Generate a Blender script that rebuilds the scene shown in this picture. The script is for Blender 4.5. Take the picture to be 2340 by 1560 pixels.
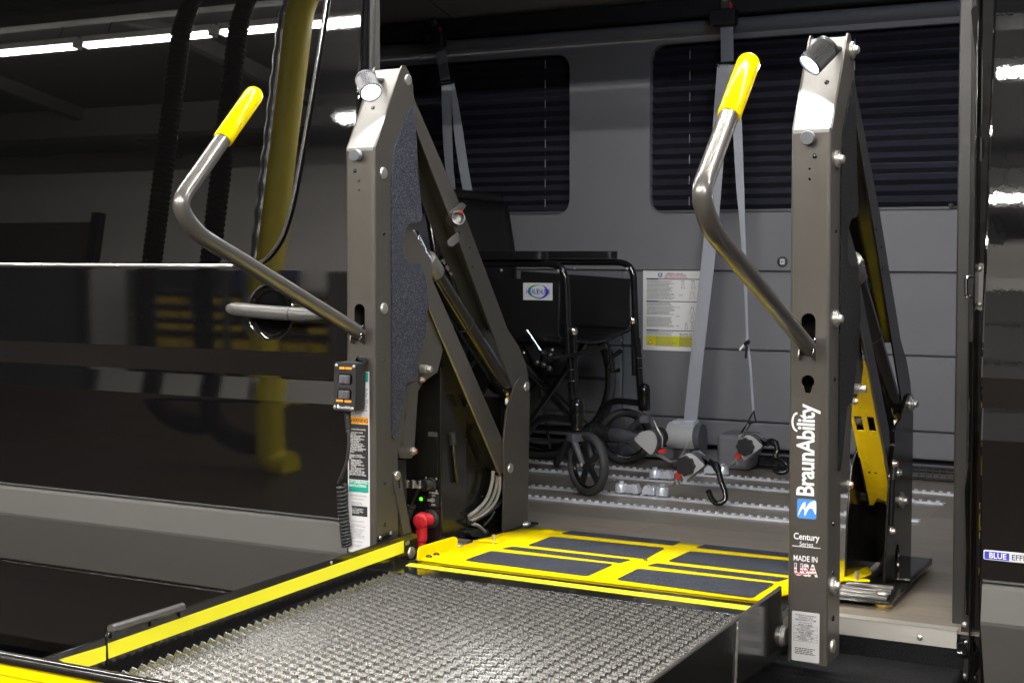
import bpy, bmesh, math, random
from math import sin, cos, pi, radians, sqrt, atan2, tan
from mathutils import Vector, Matrix
from mathutils.geometry import tessellate_polygon

# ------------------------------------------------------------------ scene, camera, world, exposure
sc = bpy.context.scene
for o in list(bpy.data.objects):
    bpy.data.objects.remove(o)
FPX, CXP, CYP, ZC = 3200.0, 1170.0, 703.0, 0.76      # focal length and principal point in photo pixels, eye height
YAW, PITCH = radians(27.64), radians(2.3)
cam_d = bpy.data.cameras.new("camera")
cam_d.sensor_width = 36
cam_d.lens = FPX / 2340 * 36
cam_d.shift_y = (CYP - 780) / 2340
cam_d.clip_start, cam_d.clip_end = 0.05, 200
cam_d.dof.use_dof = True
cam_d.dof.focus_distance = 2.85
cam_d.dof.aperture_fstop = 22.0
cam = bpy.data.objects.new("camera", cam_d)
cam.location = (0, 0, ZC)
cam.rotation_euler = (pi / 2 - PITCH, 0, YAW)
sc.collection.objects.link(cam)
sc.camera = cam
w = bpy.data.worlds.new("World")
sc.world = w
w.use_nodes = True
w.node_tree.nodes["Background"].inputs[0].default_value = (0.55, 0.72, 1.0, 1)
w.node_tree.nodes["Background"].inputs[1].default_value = 0.07
sc.view_settings.view_transform = "Standard"
sc.view_settings.look = "None"
sc.view_settings.gamma = 1
sc.view_settings.exposure = 0.22
sc.render.engine = "CYCLES"
sc.cycles.use_denoising = True
sc.cycles.max_bounces = 8
sc.cycles.diffuse_bounces = 4
sc.cycles.glossy_bounces = 5
sc.cycles.sample_clamp_indirect = 6
TUBE_POWER = 275.0        # radiance of the fluorescent tubes
LAMP_POWER = 7.0          # watts of each work light on the lift

# ------------------------------------------------------------------ pixel rays (photo pixels -> points on known planes)
_d = Vector((-sin(YAW) * cos(PITCH), cos(YAW) * cos(PITCH), -sin(PITCH)))
_r = Vector((cos(YAW), sin(YAW), 0))
_u = _r.cross(_d)
def ray(px, py):
    return _d + _r * ((px - CXP) / FPX) - _u * ((py - CYP) / FPX)
def onax(px, py, ax, v):
    q = ray(px, py)
    q = q * ((v - (ZC if ax == 2 else 0)) / q[ax])
    return Vector((q.x, q.y, q.z + ZC))
def PX(px, py, x): return onax(px, py, 0, x)
def PY(px, py, y): return onax(px, py, 1, y)
def PZ(px, py, z): return onax(px, py, 2, z)
def PP(px, py, p0, n):
    q = ray(px, py); c = Vector((0, 0, ZC))
    return c + q * ((Vector(p0) - c).dot(Vector(n)) / q.dot(Vector(n)))

# ------------------------------------------------------------------ object helpers
WM = {}
def link(o, parent=None, mw=None):
    mw = mw or Matrix()
    sc.collection.objects.link(o)
    if parent is not None:
        o.parent = parent
        o.matrix_parent_inverse = WM[parent.name].inverted()
    o.matrix_basis = mw
    WM[o.name] = mw
    return o
def thing(name, loc, label, cat, group=None):
    o = bpy.data.objects.new(name, None)
    o.empty_display_size = 0.1
    link(o, None, Matrix.Translation(loc))
    return tag(o, label, cat, group)
def tag(o, label=None, cat=None, group=None, kind=None):
    if label: o["label"] = label
    if cat: o["category"] = cat
    if group: o["group"] = group
    if kind: o["kind"] = kind
    return o
def place(name, me, parent, mw):
    return link(bpy.data.objects.new(name, me), parent, mw)
def frame(axis, loc=(0, 0, 0), up=(0, 0, 1)):
    z = Vector(axis).normalized(); u = Vector(up)
    if abs(z.dot(u)) > 0.98: u = Vector((1, 0, 0))
    x = u.cross(z).normalized(); y = z.cross(x)
    m = Matrix((x, y, z)).transposed().to_4x4()
    m.translation = Vector(loc)
    return m
def smooth_path(pts, n=6, closed=False):
    pts = [Vector(p) for p in pts]; out = []
    N = len(pts)
    rng = range(N if closed else N - 1)
    for i in rng:
        if closed:
            p0, p1, p2, p3 = pts[i - 1], pts[i], pts[(i + 1) % N], pts[(i + 2) % N]
        else:
            p1, p2 = pts[i], pts[i + 1]
            p0 = pts[i - 1] if i else p1 * 2 - p2
            p3 = pts[i + 2] if i + 2 < N else p2 * 2 - p1
        for k in range(n):
            t = k / n
            out.append(0.5 * ((2 * p1) + (p2 - p0) * t + (2 * p0 - 5 * p1 + 4 * p2 - p3) * t * t + (3 * p1 - p0 - 3 * p2 + p3) * t ** 3))
    if not closed: out.append(pts[-1])
    return out
def fillet(pts, r, n=7, closed=False):
    pts = [Vector(p) for p in pts]; N = len(pts); out = []
    for i in range(N):
        if not closed and i in (0, N - 1):
            out.append(pts[i]); continue
        p, a, b = pts[i], pts[i - 1], pts[(i + 1) % N]
        da, db = (a - p), (b - p)
        rr = r[i] if isinstance(r, (list, tuple)) else r
        t = min(rr, da.length * 0.49, db.length * 0.49)
        s, e = p + da.normalized() * t, p + db.normalized() * t
        for k in range(n + 1):
            q = k / n
            out.append(s * (1 - q) ** 2 + p * 2 * q * (1 - q) + e * q * q)
    return out
class G:
    def __init__(s): s.v = []; s.f = []
    def add(s, vs, fs):
        b = len(s.v); s.v += [Vector(v) for v in vs]; s.f += [tuple(i + b for i in f) for f in fs]; return s
    def box(s, x0, x1, y0, y1, z0, z1):
        x0, x1 = sorted((x0, x1)); y0, y1 = sorted((y0, y1)); z0, z1 = sorted((z0, z1))
        return s.add([(x, y, z) for z in (z0, z1) for y in (y0, y1) for x in (x0, x1)],
                     [(0, 2, 3, 1), (4, 5, 7, 6), (0, 1, 5, 4), (2, 6, 7, 3), (0, 4, 6, 2), (1, 3, 7, 5)])
    def obox(s, c, ax, ay, az):
        c, ax, ay, az = Vector(c), Vector(ax), Vector(ay), Vector(az)
        return s.add([c + ax * i + ay * j + az * k for k in (-1, 1) for j in (-1, 1) for i in (-1, 1)],
                     [(0, 2, 3, 1), (4, 5, 7, 6), (0, 1, 5, 4), (2, 6, 7, 3), (0, 4, 6, 2), (1, 3, 7, 5)])
    def tube(s, pts, r, n=10, cap=True, closed=False):
        pts = [Vector(p) for p in pts]; N = len(pts)
        rs = r if isinstance(r, (list, tuple)) else [r] * N
        vs = []; fs = []; nrm = None
        for i, p in enumerate(pts):
            a = pts[i - 1] if (i or closed) else p
            b = pts[(i + 1) % N] if (i < N - 1 or closed) else p
            t = (b - a).normalized()
            if nrm is None:
                nrm = t.orthogonal().normalized()
            nrm = (nrm - t * nrm.dot(t)).normalized(); bn = t.cross(nrm)
            for k in range(n):
                an = 2 * pi * k / n
                vs.append(p + (nrm * cos(an) + bn * sin(an)) * rs[i])
        for i in range(N if closed else N - 1):
            j = (i + 1) % N
            for k in range(n):
                l = (k + 1) % n
                fs.append((i * n + k, i * n + l, j * n + l, j * n + k))
        if cap and not closed:
            fs.append(tuple(range(n - 1, -1, -1))); fs.append(tuple((N - 1) * n + k for k in range(n)))
        return s.add(vs, fs)
    def cyl(s, a, b, r, n=16, r2=None):
        return s.tube([a, b], [r, r if r2 is None else r2], n)
    def lathe(s, prof, mw, n=24, cap=True):
        vs = []; fs = []; m = len(prof)
        for (r, z) in prof:
            for k in range(n):
                an = 2 * pi * k / n
                vs.append(mw @ Vector((r * cos(an), r * sin(an), z)))
        for i in range(m - 1):
            for k in range(n):
                l = (k + 1) % n
                fs.append((i * n + k, i * n + l, (i + 1) * n + l, (i + 1) * n + k))
        if cap:
            fs.append(tuple(range(n - 1, -1, -1))); fs.append(tuple((m - 1) * n + k for k in range(n)))
        return s.add(vs, fs)
    def plate(s, outer, th, holes=()):
        th = Vector(th); loops = [[Vector(p) for p in outer]] + [[Vector(p) for p in h] for h in holes]
        flat = [p for l in loops for p in l]; n = len(flat)
        tris = [tuple(t) for t in tessellate_polygon(loops)]
        vs = flat + [p + th for p in flat]
        fs = list(tris) + [tuple(i + n for i in reversed(t)) for t in tris]
        b = 0
        for l in loops:
            m = len(l)
            for i in range(m):
                j = (i + 1) % m
                fs.append((b + i, b + j, n + b + j, n + b + i))
            b += m
        return s.add(vs, fs)
    def strip(s, rows, closed=False):
        n = len(rows[0]); vs = [p for r in rows for p in r]; fs = []
        for i in range(len(rows) - 1):
            for k in range(n if closed else n - 1):
                l = (k + 1) % n
                fs.append((i * n + k, i * n + l, (i + 1) * n + l, (i + 1) * n + k))
        return s.add(vs, fs)
    def mesh(s, name, mat, smooth=35, fix=True):
        me = bpy.data.meshes.new(name)
        me.from_pydata([tuple(v) for v in s.v], [], s.f)
        if fix:
            bm = bmesh.new(); bm.from_mesh(me); bmesh.ops.recalc_face_normals(bm, faces=bm.faces); bm.to_mesh(me); bm.free()
        if smooth:
            me.polygons.foreach_set("use_smooth", [True] * len(me.polygons))
            me.set_sharp_from_angle(angle=radians(smooth))
        me.materials.append(mat)
        return me
    def obj(s, name, mat, parent=None, smooth=35, bevel=0, seg=2, fix=True):
        o = link(bpy.data.objects.new(name, s.mesh(name, mat, smooth, fix)), parent)
        if bevel:
            m = o.modifiers.new("bevel", "BEVEL"); m.width = bevel; m.segments = seg; m.limit_method = "ANGLE"; m.angle_limit = radians(40)
        return o
def circ(c, ax, ay, r, n=16, ry=None):
    c, ax, ay = Vector(c), Vector(ax), Vector(ay)
    return [c + ax * (r * cos(2 * pi * k / n)) + ay * ((ry or r) * sin(2 * pi * k / n)) for k in range(n)]
def rrect(c, ax, ay, w, h, r, n=5):
    c, ax, ay = Vector(c), Vector(ax), Vector(ay)
    pts = []
    for (sx, sy, a0) in ((1, 1, 0), (-1, 1, 90), (-1, -1, 180), (1, -1, 270)):
        for k in range(n + 1):
            a = radians(a0 + 90 * k / n)
            pts.append(c + ax * (sx * (w / 2 - r) + r * cos(a)) + ay * (sy * (h / 2 - r) + r * sin(a)))
    return pts
def text_mesh(s, size, bold=0.0, align="CENTER", spacing=1.0, narrow=1.0, line=1.0):
    cu = bpy.data.curves.new("lettering", "FONT")
    cu.body = s; cu.size = size; cu.offset = bold * size; cu.align_x = align; cu.align_y = "CENTER"
    cu.space_character = spacing; cu.space_line = line; cu.resolution_u = 3
    o = bpy.data.objects.new("lettering", cu)
    me = bpy.data.meshes.new_from_object(o)
    bpy.data.objects.remove(o); bpy.data.curves.remove(cu)
    if narrow != 1.0:
        for v in me.vertices: v.co.x *= narrow
    return me
def text(s, origin, ux, uy, size, mat, parent, name="lettering", lift=0.0004, **k):
    me = text_mesh(s, size, **k)
    ux, uy = Vector(ux).normalized(), Vector(uy).normalized(); uz = ux.cross(uy)
    m = Matrix((ux, uy, uz)).transposed().to_4x4(); m.translation = Vector(origin) + uz * lift
    me.transform(m); me.materials.clear(); me.materials.append(mat)
    return link(bpy.data.objects.new(name, me), parent)
def card(origin, ux, uy, w, h, mat, parent, name, lift=0.0002, th=0.0003, r=0.001):
    ux, uy = Vector(ux).normalized(), Vector(uy).normalized(); uz = ux.cross(uy)
    return G().plate(rrect(Vector(origin) + uz * lift, ux, uy, w, h, r, 2), uz * th).obj(name, mat, parent, smooth=0)
def textlines(g, origin, ux, uy, width, nlines, pitch, hgt, rng, ragged=0.25, lift=0.0008):
    """rows of word-length strokes standing for print too small to read"""
    ux, uy = Vector(ux).normalized(), Vector(uy).normalized(); uz = ux.cross(uy)
    for i in range(nlines):
        x = 0; W = width * (1 - ragged * rng.random())
        while x < W:
            wl = min(W - x, hgt * rng.uniform(1.5, 6)); c = Vector(origin) + ux * x - uy * (i * pitch) + uz * lift
            g.add([c, c + ux * wl, c + ux * wl + uy * hgt, c + uy * hgt], [(0, 1, 2, 3)])
            x += wl + hgt * 0.7
    return g

# ------------------------------------------------------------------ materials
def nmat(name, col, rough=0.5, metal=0.0, var=0.12, vscale=14.0, bump=0.0, bscale=300.0, coat=0.0, coat_rough=0.05, spec=0.5,
         rvar=0.08, ior=1.5, emit=None, estr=0.0, stretch=None, speck=None, speck_scale=900.0, speck_at=0.62, aniso=0.0, objvar=0.0, detail=3.0):
    m = bpy.data.materials.new(name); m.use_nodes = True
    nt = m.node_tree; N = nt.nodes; L = nt.links
    b = N["Principled BSDF"]
    b.inputs["Metallic"].default_value = metal
    b.inputs["IOR"].default_value = ior
    b.inputs["Specular IOR Level"].default_value = spec
    b.inputs["Coat Weight"].default_value = coat
    b.inputs["Coat Roughness"].default_value = coat_rough
    b.inputs["Anisotropic"].default_value = aniso
    tc = N.new("ShaderNodeTexCoord"); mp = N.new("ShaderNodeMapping")
    L.new(tc.outputs["Object"], mp.inputs["Vector"])
    if stretch: mp.inputs["Scale"].default_value = stretch
    nz = N.new("ShaderNodeTexNoise"); nz.inputs["Scale"].default_value = vscale; nz.inputs["Detail"].default_value = detail; nz.inputs["Roughness"].default_value = 0.6
    L.new(mp.outputs["Vector"], nz.inputs["Vector"])
    mx = N.new("ShaderNodeMix"); mx.data_type = "RGBA"
    c = Vector(col)
    mx.inputs[6].default_value = (*(c * (1 - var)), 1); mx.inputs[7].default_value = (*(c * (1 + var)), 1)
    L.new(nz.outputs["Fac"], mx.inputs[0])
    out = mx.outputs[2]
    if objvar:
        oi = N.new("ShaderNodeObjectInfo"); hs = N.new("ShaderNodeHueSaturation")
        mr = N.new("ShaderNodeMapRange"); mr.inputs[3].default_value = 1 - objvar; mr.inputs[4].default_value = 1 + objvar
        L.new(oi.outputs["Random"], mr.inputs[0]); L.new(mr.outputs[0], hs.inputs["Value"]); L.new(out, hs.inputs["Color"]); out = hs.outputs[0]
    if speck:
        n2 = N.new("ShaderNodeTexNoise"); n2.inputs["Scale"].default_value = speck_scale; n2.inputs["Detail"].default_value = 1.0
        L.new(tc.outputs["Object"], n2.inputs["Vector"])
        mr = N.new("ShaderNodeMapRange"); mr.inputs[1].default_value = speck_at; mr.inputs[2].default_value = speck_at + 0.1
        L.new(n2.outputs["Fac"], mr.inputs[0])
        m2 = N.new("ShaderNodeMix"); m2.data_type = "RGBA"; m2.inputs[7].default_value = (*speck, 1)
        L.new(out, m2.inputs[6]); L.new(mr.outputs[0], m2.inputs[0]); out = m2.outputs[2]
    L.new(out, b.inputs["Base Color"])
    rr = N.new("ShaderNodeMapRange"); rr.inputs[3].default_value = max(0.0, rough - rvar); rr.inputs[4].default_value = min(1, rough + rvar)
    n3 = N.new("ShaderNodeTexNoise"); n3.inputs["Scale"].default_value = vscale * 2.3; n3.inputs["Detail"].default_value = 4
    L.new(mp.outputs["Vector"], n3.inputs["Vector"]); L.new(n3.outputs["Fac"], rr.inputs[0]); L.new(rr.outputs[0], b.inputs["Roughness"])
    if bump:
        n4 = N.new("ShaderNodeTexNoise"); n4.inputs["Scale"].default_value = bscale; n4.inputs["Detail"].default_value = 2
        L.new(mp.outputs["Vector"], n4.inputs["Vector"])
        bp = N.new("ShaderNodeBump"); bp.inputs["Strength"].default_value = bump; bp.inputs["Distance"].default_value = 0.001
        L.new(n4.outputs["Fac"], bp.inputs["Height"]); L.new(bp.outputs[0], b.inputs["Normal"])
        if coat: L.new(bp.outputs[0], b.inputs["Coat Normal"])
    if emit:
        b.inputs["Emission Color"].default_value = (*emit, 1); b.inputs["Emission Strength"].default_value = estr
    return m
M = {}
M["paint"] = nmat("black_car_paint", (0.004, 0.004, 0.0045), 0.012, 0, var=0.05, coat=0.0, ior=1.62, spec=0.6, rvar=0.0, bump=0.012, bscale=300)
M["glass"] = nmat("privacy_glass", (0.002, 0.002, 0.002), 0.008, 0, var=0.0, ior=1.62, spec=0.6, rvar=0.0)
M["trim"] = nmat("grey_side_moulding", (0.074, 0.072, 0.068), 0.34, 0, var=0.06, vscale=30, bump=0.1, bscale=1200, rvar=0.05)
M["jambtrim"] = nmat("jamb_trim_plastic", (0.024, 0.0235, 0.023), 0.40, 0, bump=0.1, bscale=900)
M["handle"] = nmat("grey_handle_plastic", (0.075, 0.073, 0.07), 0.36, 0, bump=0.06, bscale=1500)
M["chrome"] = nmat("chrome", (0.75, 0.75, 0.76), 0.12, 1, var=0.05)
M["chromedark"] = nmat("dark_chrome", (0.30, 0.30, 0.31), 0.1, 1, var=0.05)
M["rubber"] = nmat("black_rubber", (0.012, 0.012, 0.012), 0.55, 0, bump=0.2, bscale=900)
M["plastic"] = nmat("black_plastic", (0.016, 0.016, 0.017), 0.42, 0, bump=0.15, bscale=1600)
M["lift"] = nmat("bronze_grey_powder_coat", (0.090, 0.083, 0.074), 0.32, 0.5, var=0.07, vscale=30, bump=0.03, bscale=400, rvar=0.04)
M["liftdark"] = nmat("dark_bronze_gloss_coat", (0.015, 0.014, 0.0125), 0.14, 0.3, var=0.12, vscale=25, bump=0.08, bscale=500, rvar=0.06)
M["barrel"] = nmat("black_chromed_barrel", (0.030, 0.028, 0.025), 0.12, 0.6, var=0.1, vscale=25, coat=0.7, rvar=0.03)
M["tube"] = nmat("bronze_gloss_tube", (0.14, 0.133, 0.124), 0.30, 0.6, var=0.06, vscale=30, coat=1.0, coat_rough=0.05, rvar=0.03)
M["cap"] = nmat("brushed_cap_coat", (0.21, 0.205, 0.195), 0.36, 0.7, var=0.1, vscale=60, bump=0.1, bscale=800)
M["black"] = nmat("black_gloss_steel", (0.009, 0.0088, 0.0085), 0.13, 0.0, var=0.25, vscale=18, bump=0.05, bscale=260, rvar=0.09, ior=1.6)
M["felt"] = nmat("charcoal_felt", (0.018, 0.019, 0.025), 0.95, 0, speck=(0.066, 0.070, 0.090), speck_scale=420, speck_at=0.52, bump=0.5, bscale=700, spec=0.1)
M["feltdark"] = nmat("black_felt", (0.008, 0.008, 0.009), 0.9, 0, speck=(0.045, 0.045, 0.05), speck_scale=300, speck_at=0.58, bump=0.4, bscale=500, spec=0.1, stretch=(1, 1, 0.2))
M["paintwavy"] = nmat("black_car_paint_ripple", (0.004, 0.004, 0.0045), 0.012, 0, var=0.05, ior=1.62, spec=0.6, rvar=0.0, bump=0.018, bscale=90)
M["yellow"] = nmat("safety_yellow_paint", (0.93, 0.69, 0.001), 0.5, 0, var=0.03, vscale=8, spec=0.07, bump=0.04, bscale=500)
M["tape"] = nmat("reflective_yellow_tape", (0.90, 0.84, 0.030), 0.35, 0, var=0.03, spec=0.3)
M["reflectedyellow"] = nmat("yellow_web_reflection", (0.55, 0.37, 0.006), 0.28, 0.0, var=0.06, vscale=6)  # reflection of the yellow bridge plate, painted into the colour
M["grip"] = nmat("yellow_vinyl_grip", (0.84, 0.61, 0.001), 0.10, 0, var=0.02, spec=0.45, bump=0.03, bscale=900)
M["pad"] = nmat("anti_slip_grit", (0.026, 0.028, 0.037), 0.85, 0, spec=0.12, speck=(0.28, 0.29, 0.34), speck_scale=650, speck_at=0.60, bump=0.7, bscale=900)
M["zinc"] = nmat("zinc_bolt", (0.52, 0.51, 0.48), 0.38, 0.85, var=0.12, vscale=90)
M["steel"] = nmat("bare_steel_mesh", (0.150, 0.146, 0.138), 0.28, 0.9, var=0.18, vscale=120, rvar=0.1)
M["alu"] = nmat("aluminium_extrusion", (0.80, 0.83, 0.90), 0.30, 0.45, var=0.06, vscale=50, stretch=(0.1, 1, 1))
M["sill"] = nmat("anodised_sill", (0.62, 0.60, 0.56), 0.4, 0.6, var=0.06, vscale=20, stretch=(0.2, 1, 1))
M["brass"] = nmat("brass_fitting", (0.75, 0.55, 0.16), 0.25, 1)
M["red"] = nmat("red_rubber_boot", (0.50, 0.010, 0.018), 0.42, 0, var=0.08, bump=0.1)
M["redplastic"] = nmat("red_button", (0.75, 0.03, 0.02), 0.35, 0)
M["white"] = nmat("white_print", (0.80, 0.80, 0.80), 0.5, 0, var=0.02)
M["paper"] = nmat("label_white", (0.62, 0.62, 0.64), 0.45, 0, var=0.03)
M["silverlabel"] = nmat("silver_label", (0.50, 0.50, 0.51), 0.45, 0.15, var=0.03)
M["ink"] = nmat("black_ink", (0.012, 0.012, 0.014), 0.5, 0, var=0.05)
M["greyink"] = nmat("grey_ink", (0.16, 0.16, 0.19), 0.6, 0, var=0.05)
M["navy"] = nmat("navy_ink", (0.010, 0.018, 0.075), 0.5, 0)
M["redink"] = nmat("red_ink", (0.50, 0.02, 0.03), 0.5, 0)
M["teal"] = nmat("teal_print", (0.0, 0.30, 0.22), 0.5, 0, var=0.03)
M["orange"] = nmat("orange_print", (0.85, 0.35, 0.005), 0.5, 0, var=0.03)
M["logoblue"] = nmat("logo_blue", (0.05, 0.25, 0.72), 0.4, 0, var=0.03)
M["healthblue"] = nmat("logo_royal_blue", (0.025, 0.035, 0.42), 0.5, 0)
M["healthgreen"] = nmat("logo_green", (0.0, 0.22, 0.13), 0.5, 0)
M["yellowprint"] = nmat("yellow_print", (0.70, 0.66, 0.01), 0.5, 0)
M["clearlabel"] = nmat("clear_label_film", (0.075, 0.068, 0.058), 0.4, 0.4, var=0.1)
M["carpet"] = nmat("black_step_carpet", (0.006, 0.006, 0.0065), 0.95, 0, speck=(0.032, 0.032, 0.034), speck_scale=450, speck_at=0.58, bump=0.6, bscale=500, spec=0.1)
M["wall"] = nmat("grey_moulded_panel", (0.165, 0.166, 0.184), 0.60, 0, var=0.05, vscale=5, bump=0.15, bscale=1400, rvar=0.06)
M["headliner"] = nmat("headliner_fabric", (0.30, 0.30, 0.32), 0.9, 0, var=0.05, bump=0.2, bscale=900, spec=0.15)
M["darktrim"] = nmat("dark_blue_trim", (0.014, 0.014, 0.019), 0.6, 0, var=0.1)
M["pleat"] = nmat("navy_pleated_fabric", (0.022, 0.022, 0.034), 0.85, 0, var=0.12, vscale=20, bump=0.25, bscale=900, spec=0.2)
M["web"] = nmat("grey_webbing", (0.30, 0.31, 0.35), 0.6, 0, var=0.1, vscale=300, bump=0.4, bscale=1200, stretch=(1, 1, 0.25))
M["vinyl"] = nmat("black_vinyl", (0.0065, 0.0065, 0.0075), 0.42, 0, bump=0.3, bscale=600, spec=0.3)
M["frame"] = nmat("black_enamel_tube", (0.008, 0.008, 0.009), 0.14, 0, spec=0.6)
M["tyre"] = nmat("grey_caster_tyre", (0.035, 0.035, 0.036), 0.65, 0, bump=0.2)
M["silverplastic"] = nmat("silver_plastic", (0.52, 0.52, 0.53), 0.36, 0.2, var=0.04)
M["greyplastic"] = nmat("mid_grey_plastic", (0.085, 0.087, 0.10), 0.4, 0.0, var=0.05)
M["cable"] = nmat("grey_cable", (0.22, 0.21, 0.19), 0.45, 0)
M["shopwall"] = nmat("painted_block_wall", (0.62, 0.60, 0.57), 0.75, 0, var=0.06, vscale=1.5)
M["shopceil"] = nmat("dark_insulated_ceiling", (0.022, 0.021, 0.020), 0.85, 0, var=0.3, vscale=1.2)
M["beam"] = nmat("ceiling_beam_paint", (0.07, 0.066, 0.062), 0.7, 0)
M["shopfloor"] = nmat("brown_sealed_concrete", (0.024, 0.0135, 0.007), 0.45, 0, var=0.25, vscale=2.0, rvar=0.1, spec=0.2)
M["hose"] = nmat("dark_red_exhaust_hose", (0.007, 0.0018, 0.0022), 0.8, 0, spec=0.05)
M["hoseyellow"] = nmat("yellow_exhaust_hose", (0.55, 0.44, 0.006), 0.5, 0)
M["duct"] = nmat("silver_flexible_duct", (0.5, 0.5, 0.52), 0.35, 0.8)
M["bin"] = nmat("yellow_bin_plastic", (0.62, 0.44, 0.01), 0.45, 0, objvar=0.15)
M["tubelamp"] = nmat("fluorescent_tube", (0.9, 0.9, 0.9), 0.4, 0, emit=(1.0, 0.965, 0.91), estr=TUBE_POWER)
M["domelamp"] = nmat("dome_lamp_lens", (0.9, 0.9, 0.9), 0.4, 0, emit=(0.72, 0.83, 1.0), estr=85.0)
M["led"] = nmat("work_light_lens", (0.9, 0.9, 0.9), 0.3, 0, emit=(0.93, 0.96, 1.0), estr=14)
M["greenled"] = nmat("green_indicator", (0.05, 0.5, 0.02), 0.3, 0, emit=(0.12, 1.0, 0.02), estr=1.6)
M["amber"] = nmat("amber_backlight", (0.5, 0.15, 0.01), 0.4, 0, emit=(1.0, 0.32, 0.01), estr=1.3)
def wood_mat():
    m = nmat("grey_oak_vinyl_plank", (0.215, 0.182, 0.144), 0.38, 0, var=0.45, vscale=9, stretch=(0.55, 9, 1), bump=0.12, bscale=120, objvar=0.16, rvar=0.07, detail=7.0)
    return m
M["wood"] = wood_mat()
def flag_mat():
    m = bpy.data.materials.new("flag_print"); m.use_nodes = True; N = m.node_tree.nodes; L = m.node_tree.links
    b = N["Principled BSDF"]; tc = N.new("ShaderNodeTexCoord"); sp = N.new("ShaderNodeSeparateXYZ"); L.new(tc.outputs["Object"], sp.inputs[0])
    def math(op, a, v=None):
        n = N.new("ShaderNodeMath"); n.operation = op
        L.new(a, n.inputs[0])
        if v is not None:
            if hasattr(v, "name"): L.new(v, n.inputs[1])
            else: n.inputs[1].default_value = v
        return n.outputs[0]
    wv = math("SINE", math("MULTIPLY", sp.outputs["X"], 90.0)); z = math("ADD", sp.outputs["Z"], math("MULTIPLY", wv, 0.0012))
    st = math("GREATER_THAN", math("FRACT", math("MULTIPLY", z, 1 / 0.0062)), 0.5)
    mx = N.new("ShaderNodeMix"); mx.data_type = "RGBA"; mx.inputs[6].default_value = (0.8, 0.8, 0.8, 1); mx.inputs[7].default_value = (0.55, 0.015, 0.025, 1)
    L.new(st, mx.inputs[0])
    bl = math("MULTIPLY", math("LESS_THAN", sp.outputs["X"], -0.742), math("GREATER_THAN", sp.outputs["Z"], 0.1545))
    m2 = N.new("ShaderNodeMix"); m2.data_type = "RGBA"; m2.inputs[7].default_value = (0.04, 0.06, 0.40, 1)
    L.new(mx.outputs[2], m2.inputs[6]); L.new(bl, m2.inputs[0]); L.new(m2.outputs[2], b.inputs["Base Color"]); b.inputs["Roughness"].default_value = 0.5
    return m
M["flag"] = flag_mat()
RNG = random.Random(7)
# ------------------------------------------------------------------ the workshop around the van (seen mirrored in the black paint)
GZ = -0.70
WY = -6.0
def RX(px, yobj):
    q = ray(px, 600)
    return q.x / q.y * (2.70 + 2.70 - yobj)
tag(G().add([(-16, -6.2, GZ), (9, -6.2, GZ), (9, 9, GZ), (-16, 9, GZ)], [(0, 1, 2, 3)]).obj("shop_floor", M["shopfloor"], fix=False), kind="structure")
tag(G().box(-16, 9, WY - 0.2, WY, GZ - 0.05, 3.6).obj("shop_wall", M["shopwall"]), kind="structure")
tag(G().box(-16.2, -16, WY, 9, GZ - 0.05, 3.6).obj("shop_side_wall", M["shopwall"]), kind="structure")
ceil = tag(G().box(-16.2, 9, WY - 0.2, 9, 3.62, 3.75).obj("shop_ceiling", M["shopceil"]), kind="structure")
for y in (-4.6, -1.55, 1.4): G().box(-16, 9, y - 0.09, y + 0.09, 3.33, 3.615).obj("beam", M["beam"], ceil)
for x in (-13, -10.2, -7.4, -4.6, -1.8, 1.0, 3.8): G().box(x - 0.05, x + 0.05, WY + 0.01, 9, 3.50, 3.618).obj("joist", M["beam"], ceil)
# fluorescent strip lights: housing, reflector and two tubes each
def strip_light(x, y, where, grp):
    t = thing("fluorescent_light", (x, y, 3.30), "twin tube fluorescent ceiling light " + where, "ceiling light", grp)
    z = 3.24
    g = G().box(x - 0.62, x + 0.62, y - 0.035, y + 0.035, z + 0.025, z + 0.075)
    g.obj("housing", M["white"], t)
    for s in (-1, 1):
        G().cyl((x - 0.59, y + s * 0.024, z), (x + 0.59, y + s * 0.024, z), 0.0105, 10).obj("tube", M["tubelamp"], t)
    for s in (-1, 1):
        G().box(x + s * 0.60 - 0.012, x + s * 0.60 + 0.012, y - 0.04, y + 0.04, z - 0.015, z + 0.025).obj("socket", M["white"], t)
    G().cyl((x - 0.4, y, z + 0.08), (x - 0.4, y, 3.62), 0.004, 6).obj("hanger", M["beam"], t)
    G().cyl((x + 0.4, y, z + 0.08), (x + 0.4, y, 3.62), 0.004, 6).obj("hanger", M["beam"], t)
for i in range(13): strip_light(-9.6 + i * 1.28, -2.0, "in the long row mirrored across the van window", "light row mirrored in the window")
for i in range(10): strip_light(-6.2 + i * 1.28, -4.1, "in the row mirrored just left of the lift post", "light row mirrored beside the post")
for i in range(8): strip_light(-5.9 + i * 1.28, 2.50, "in the row straight above the lift, lining the grips", "light row above the lift")
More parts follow.
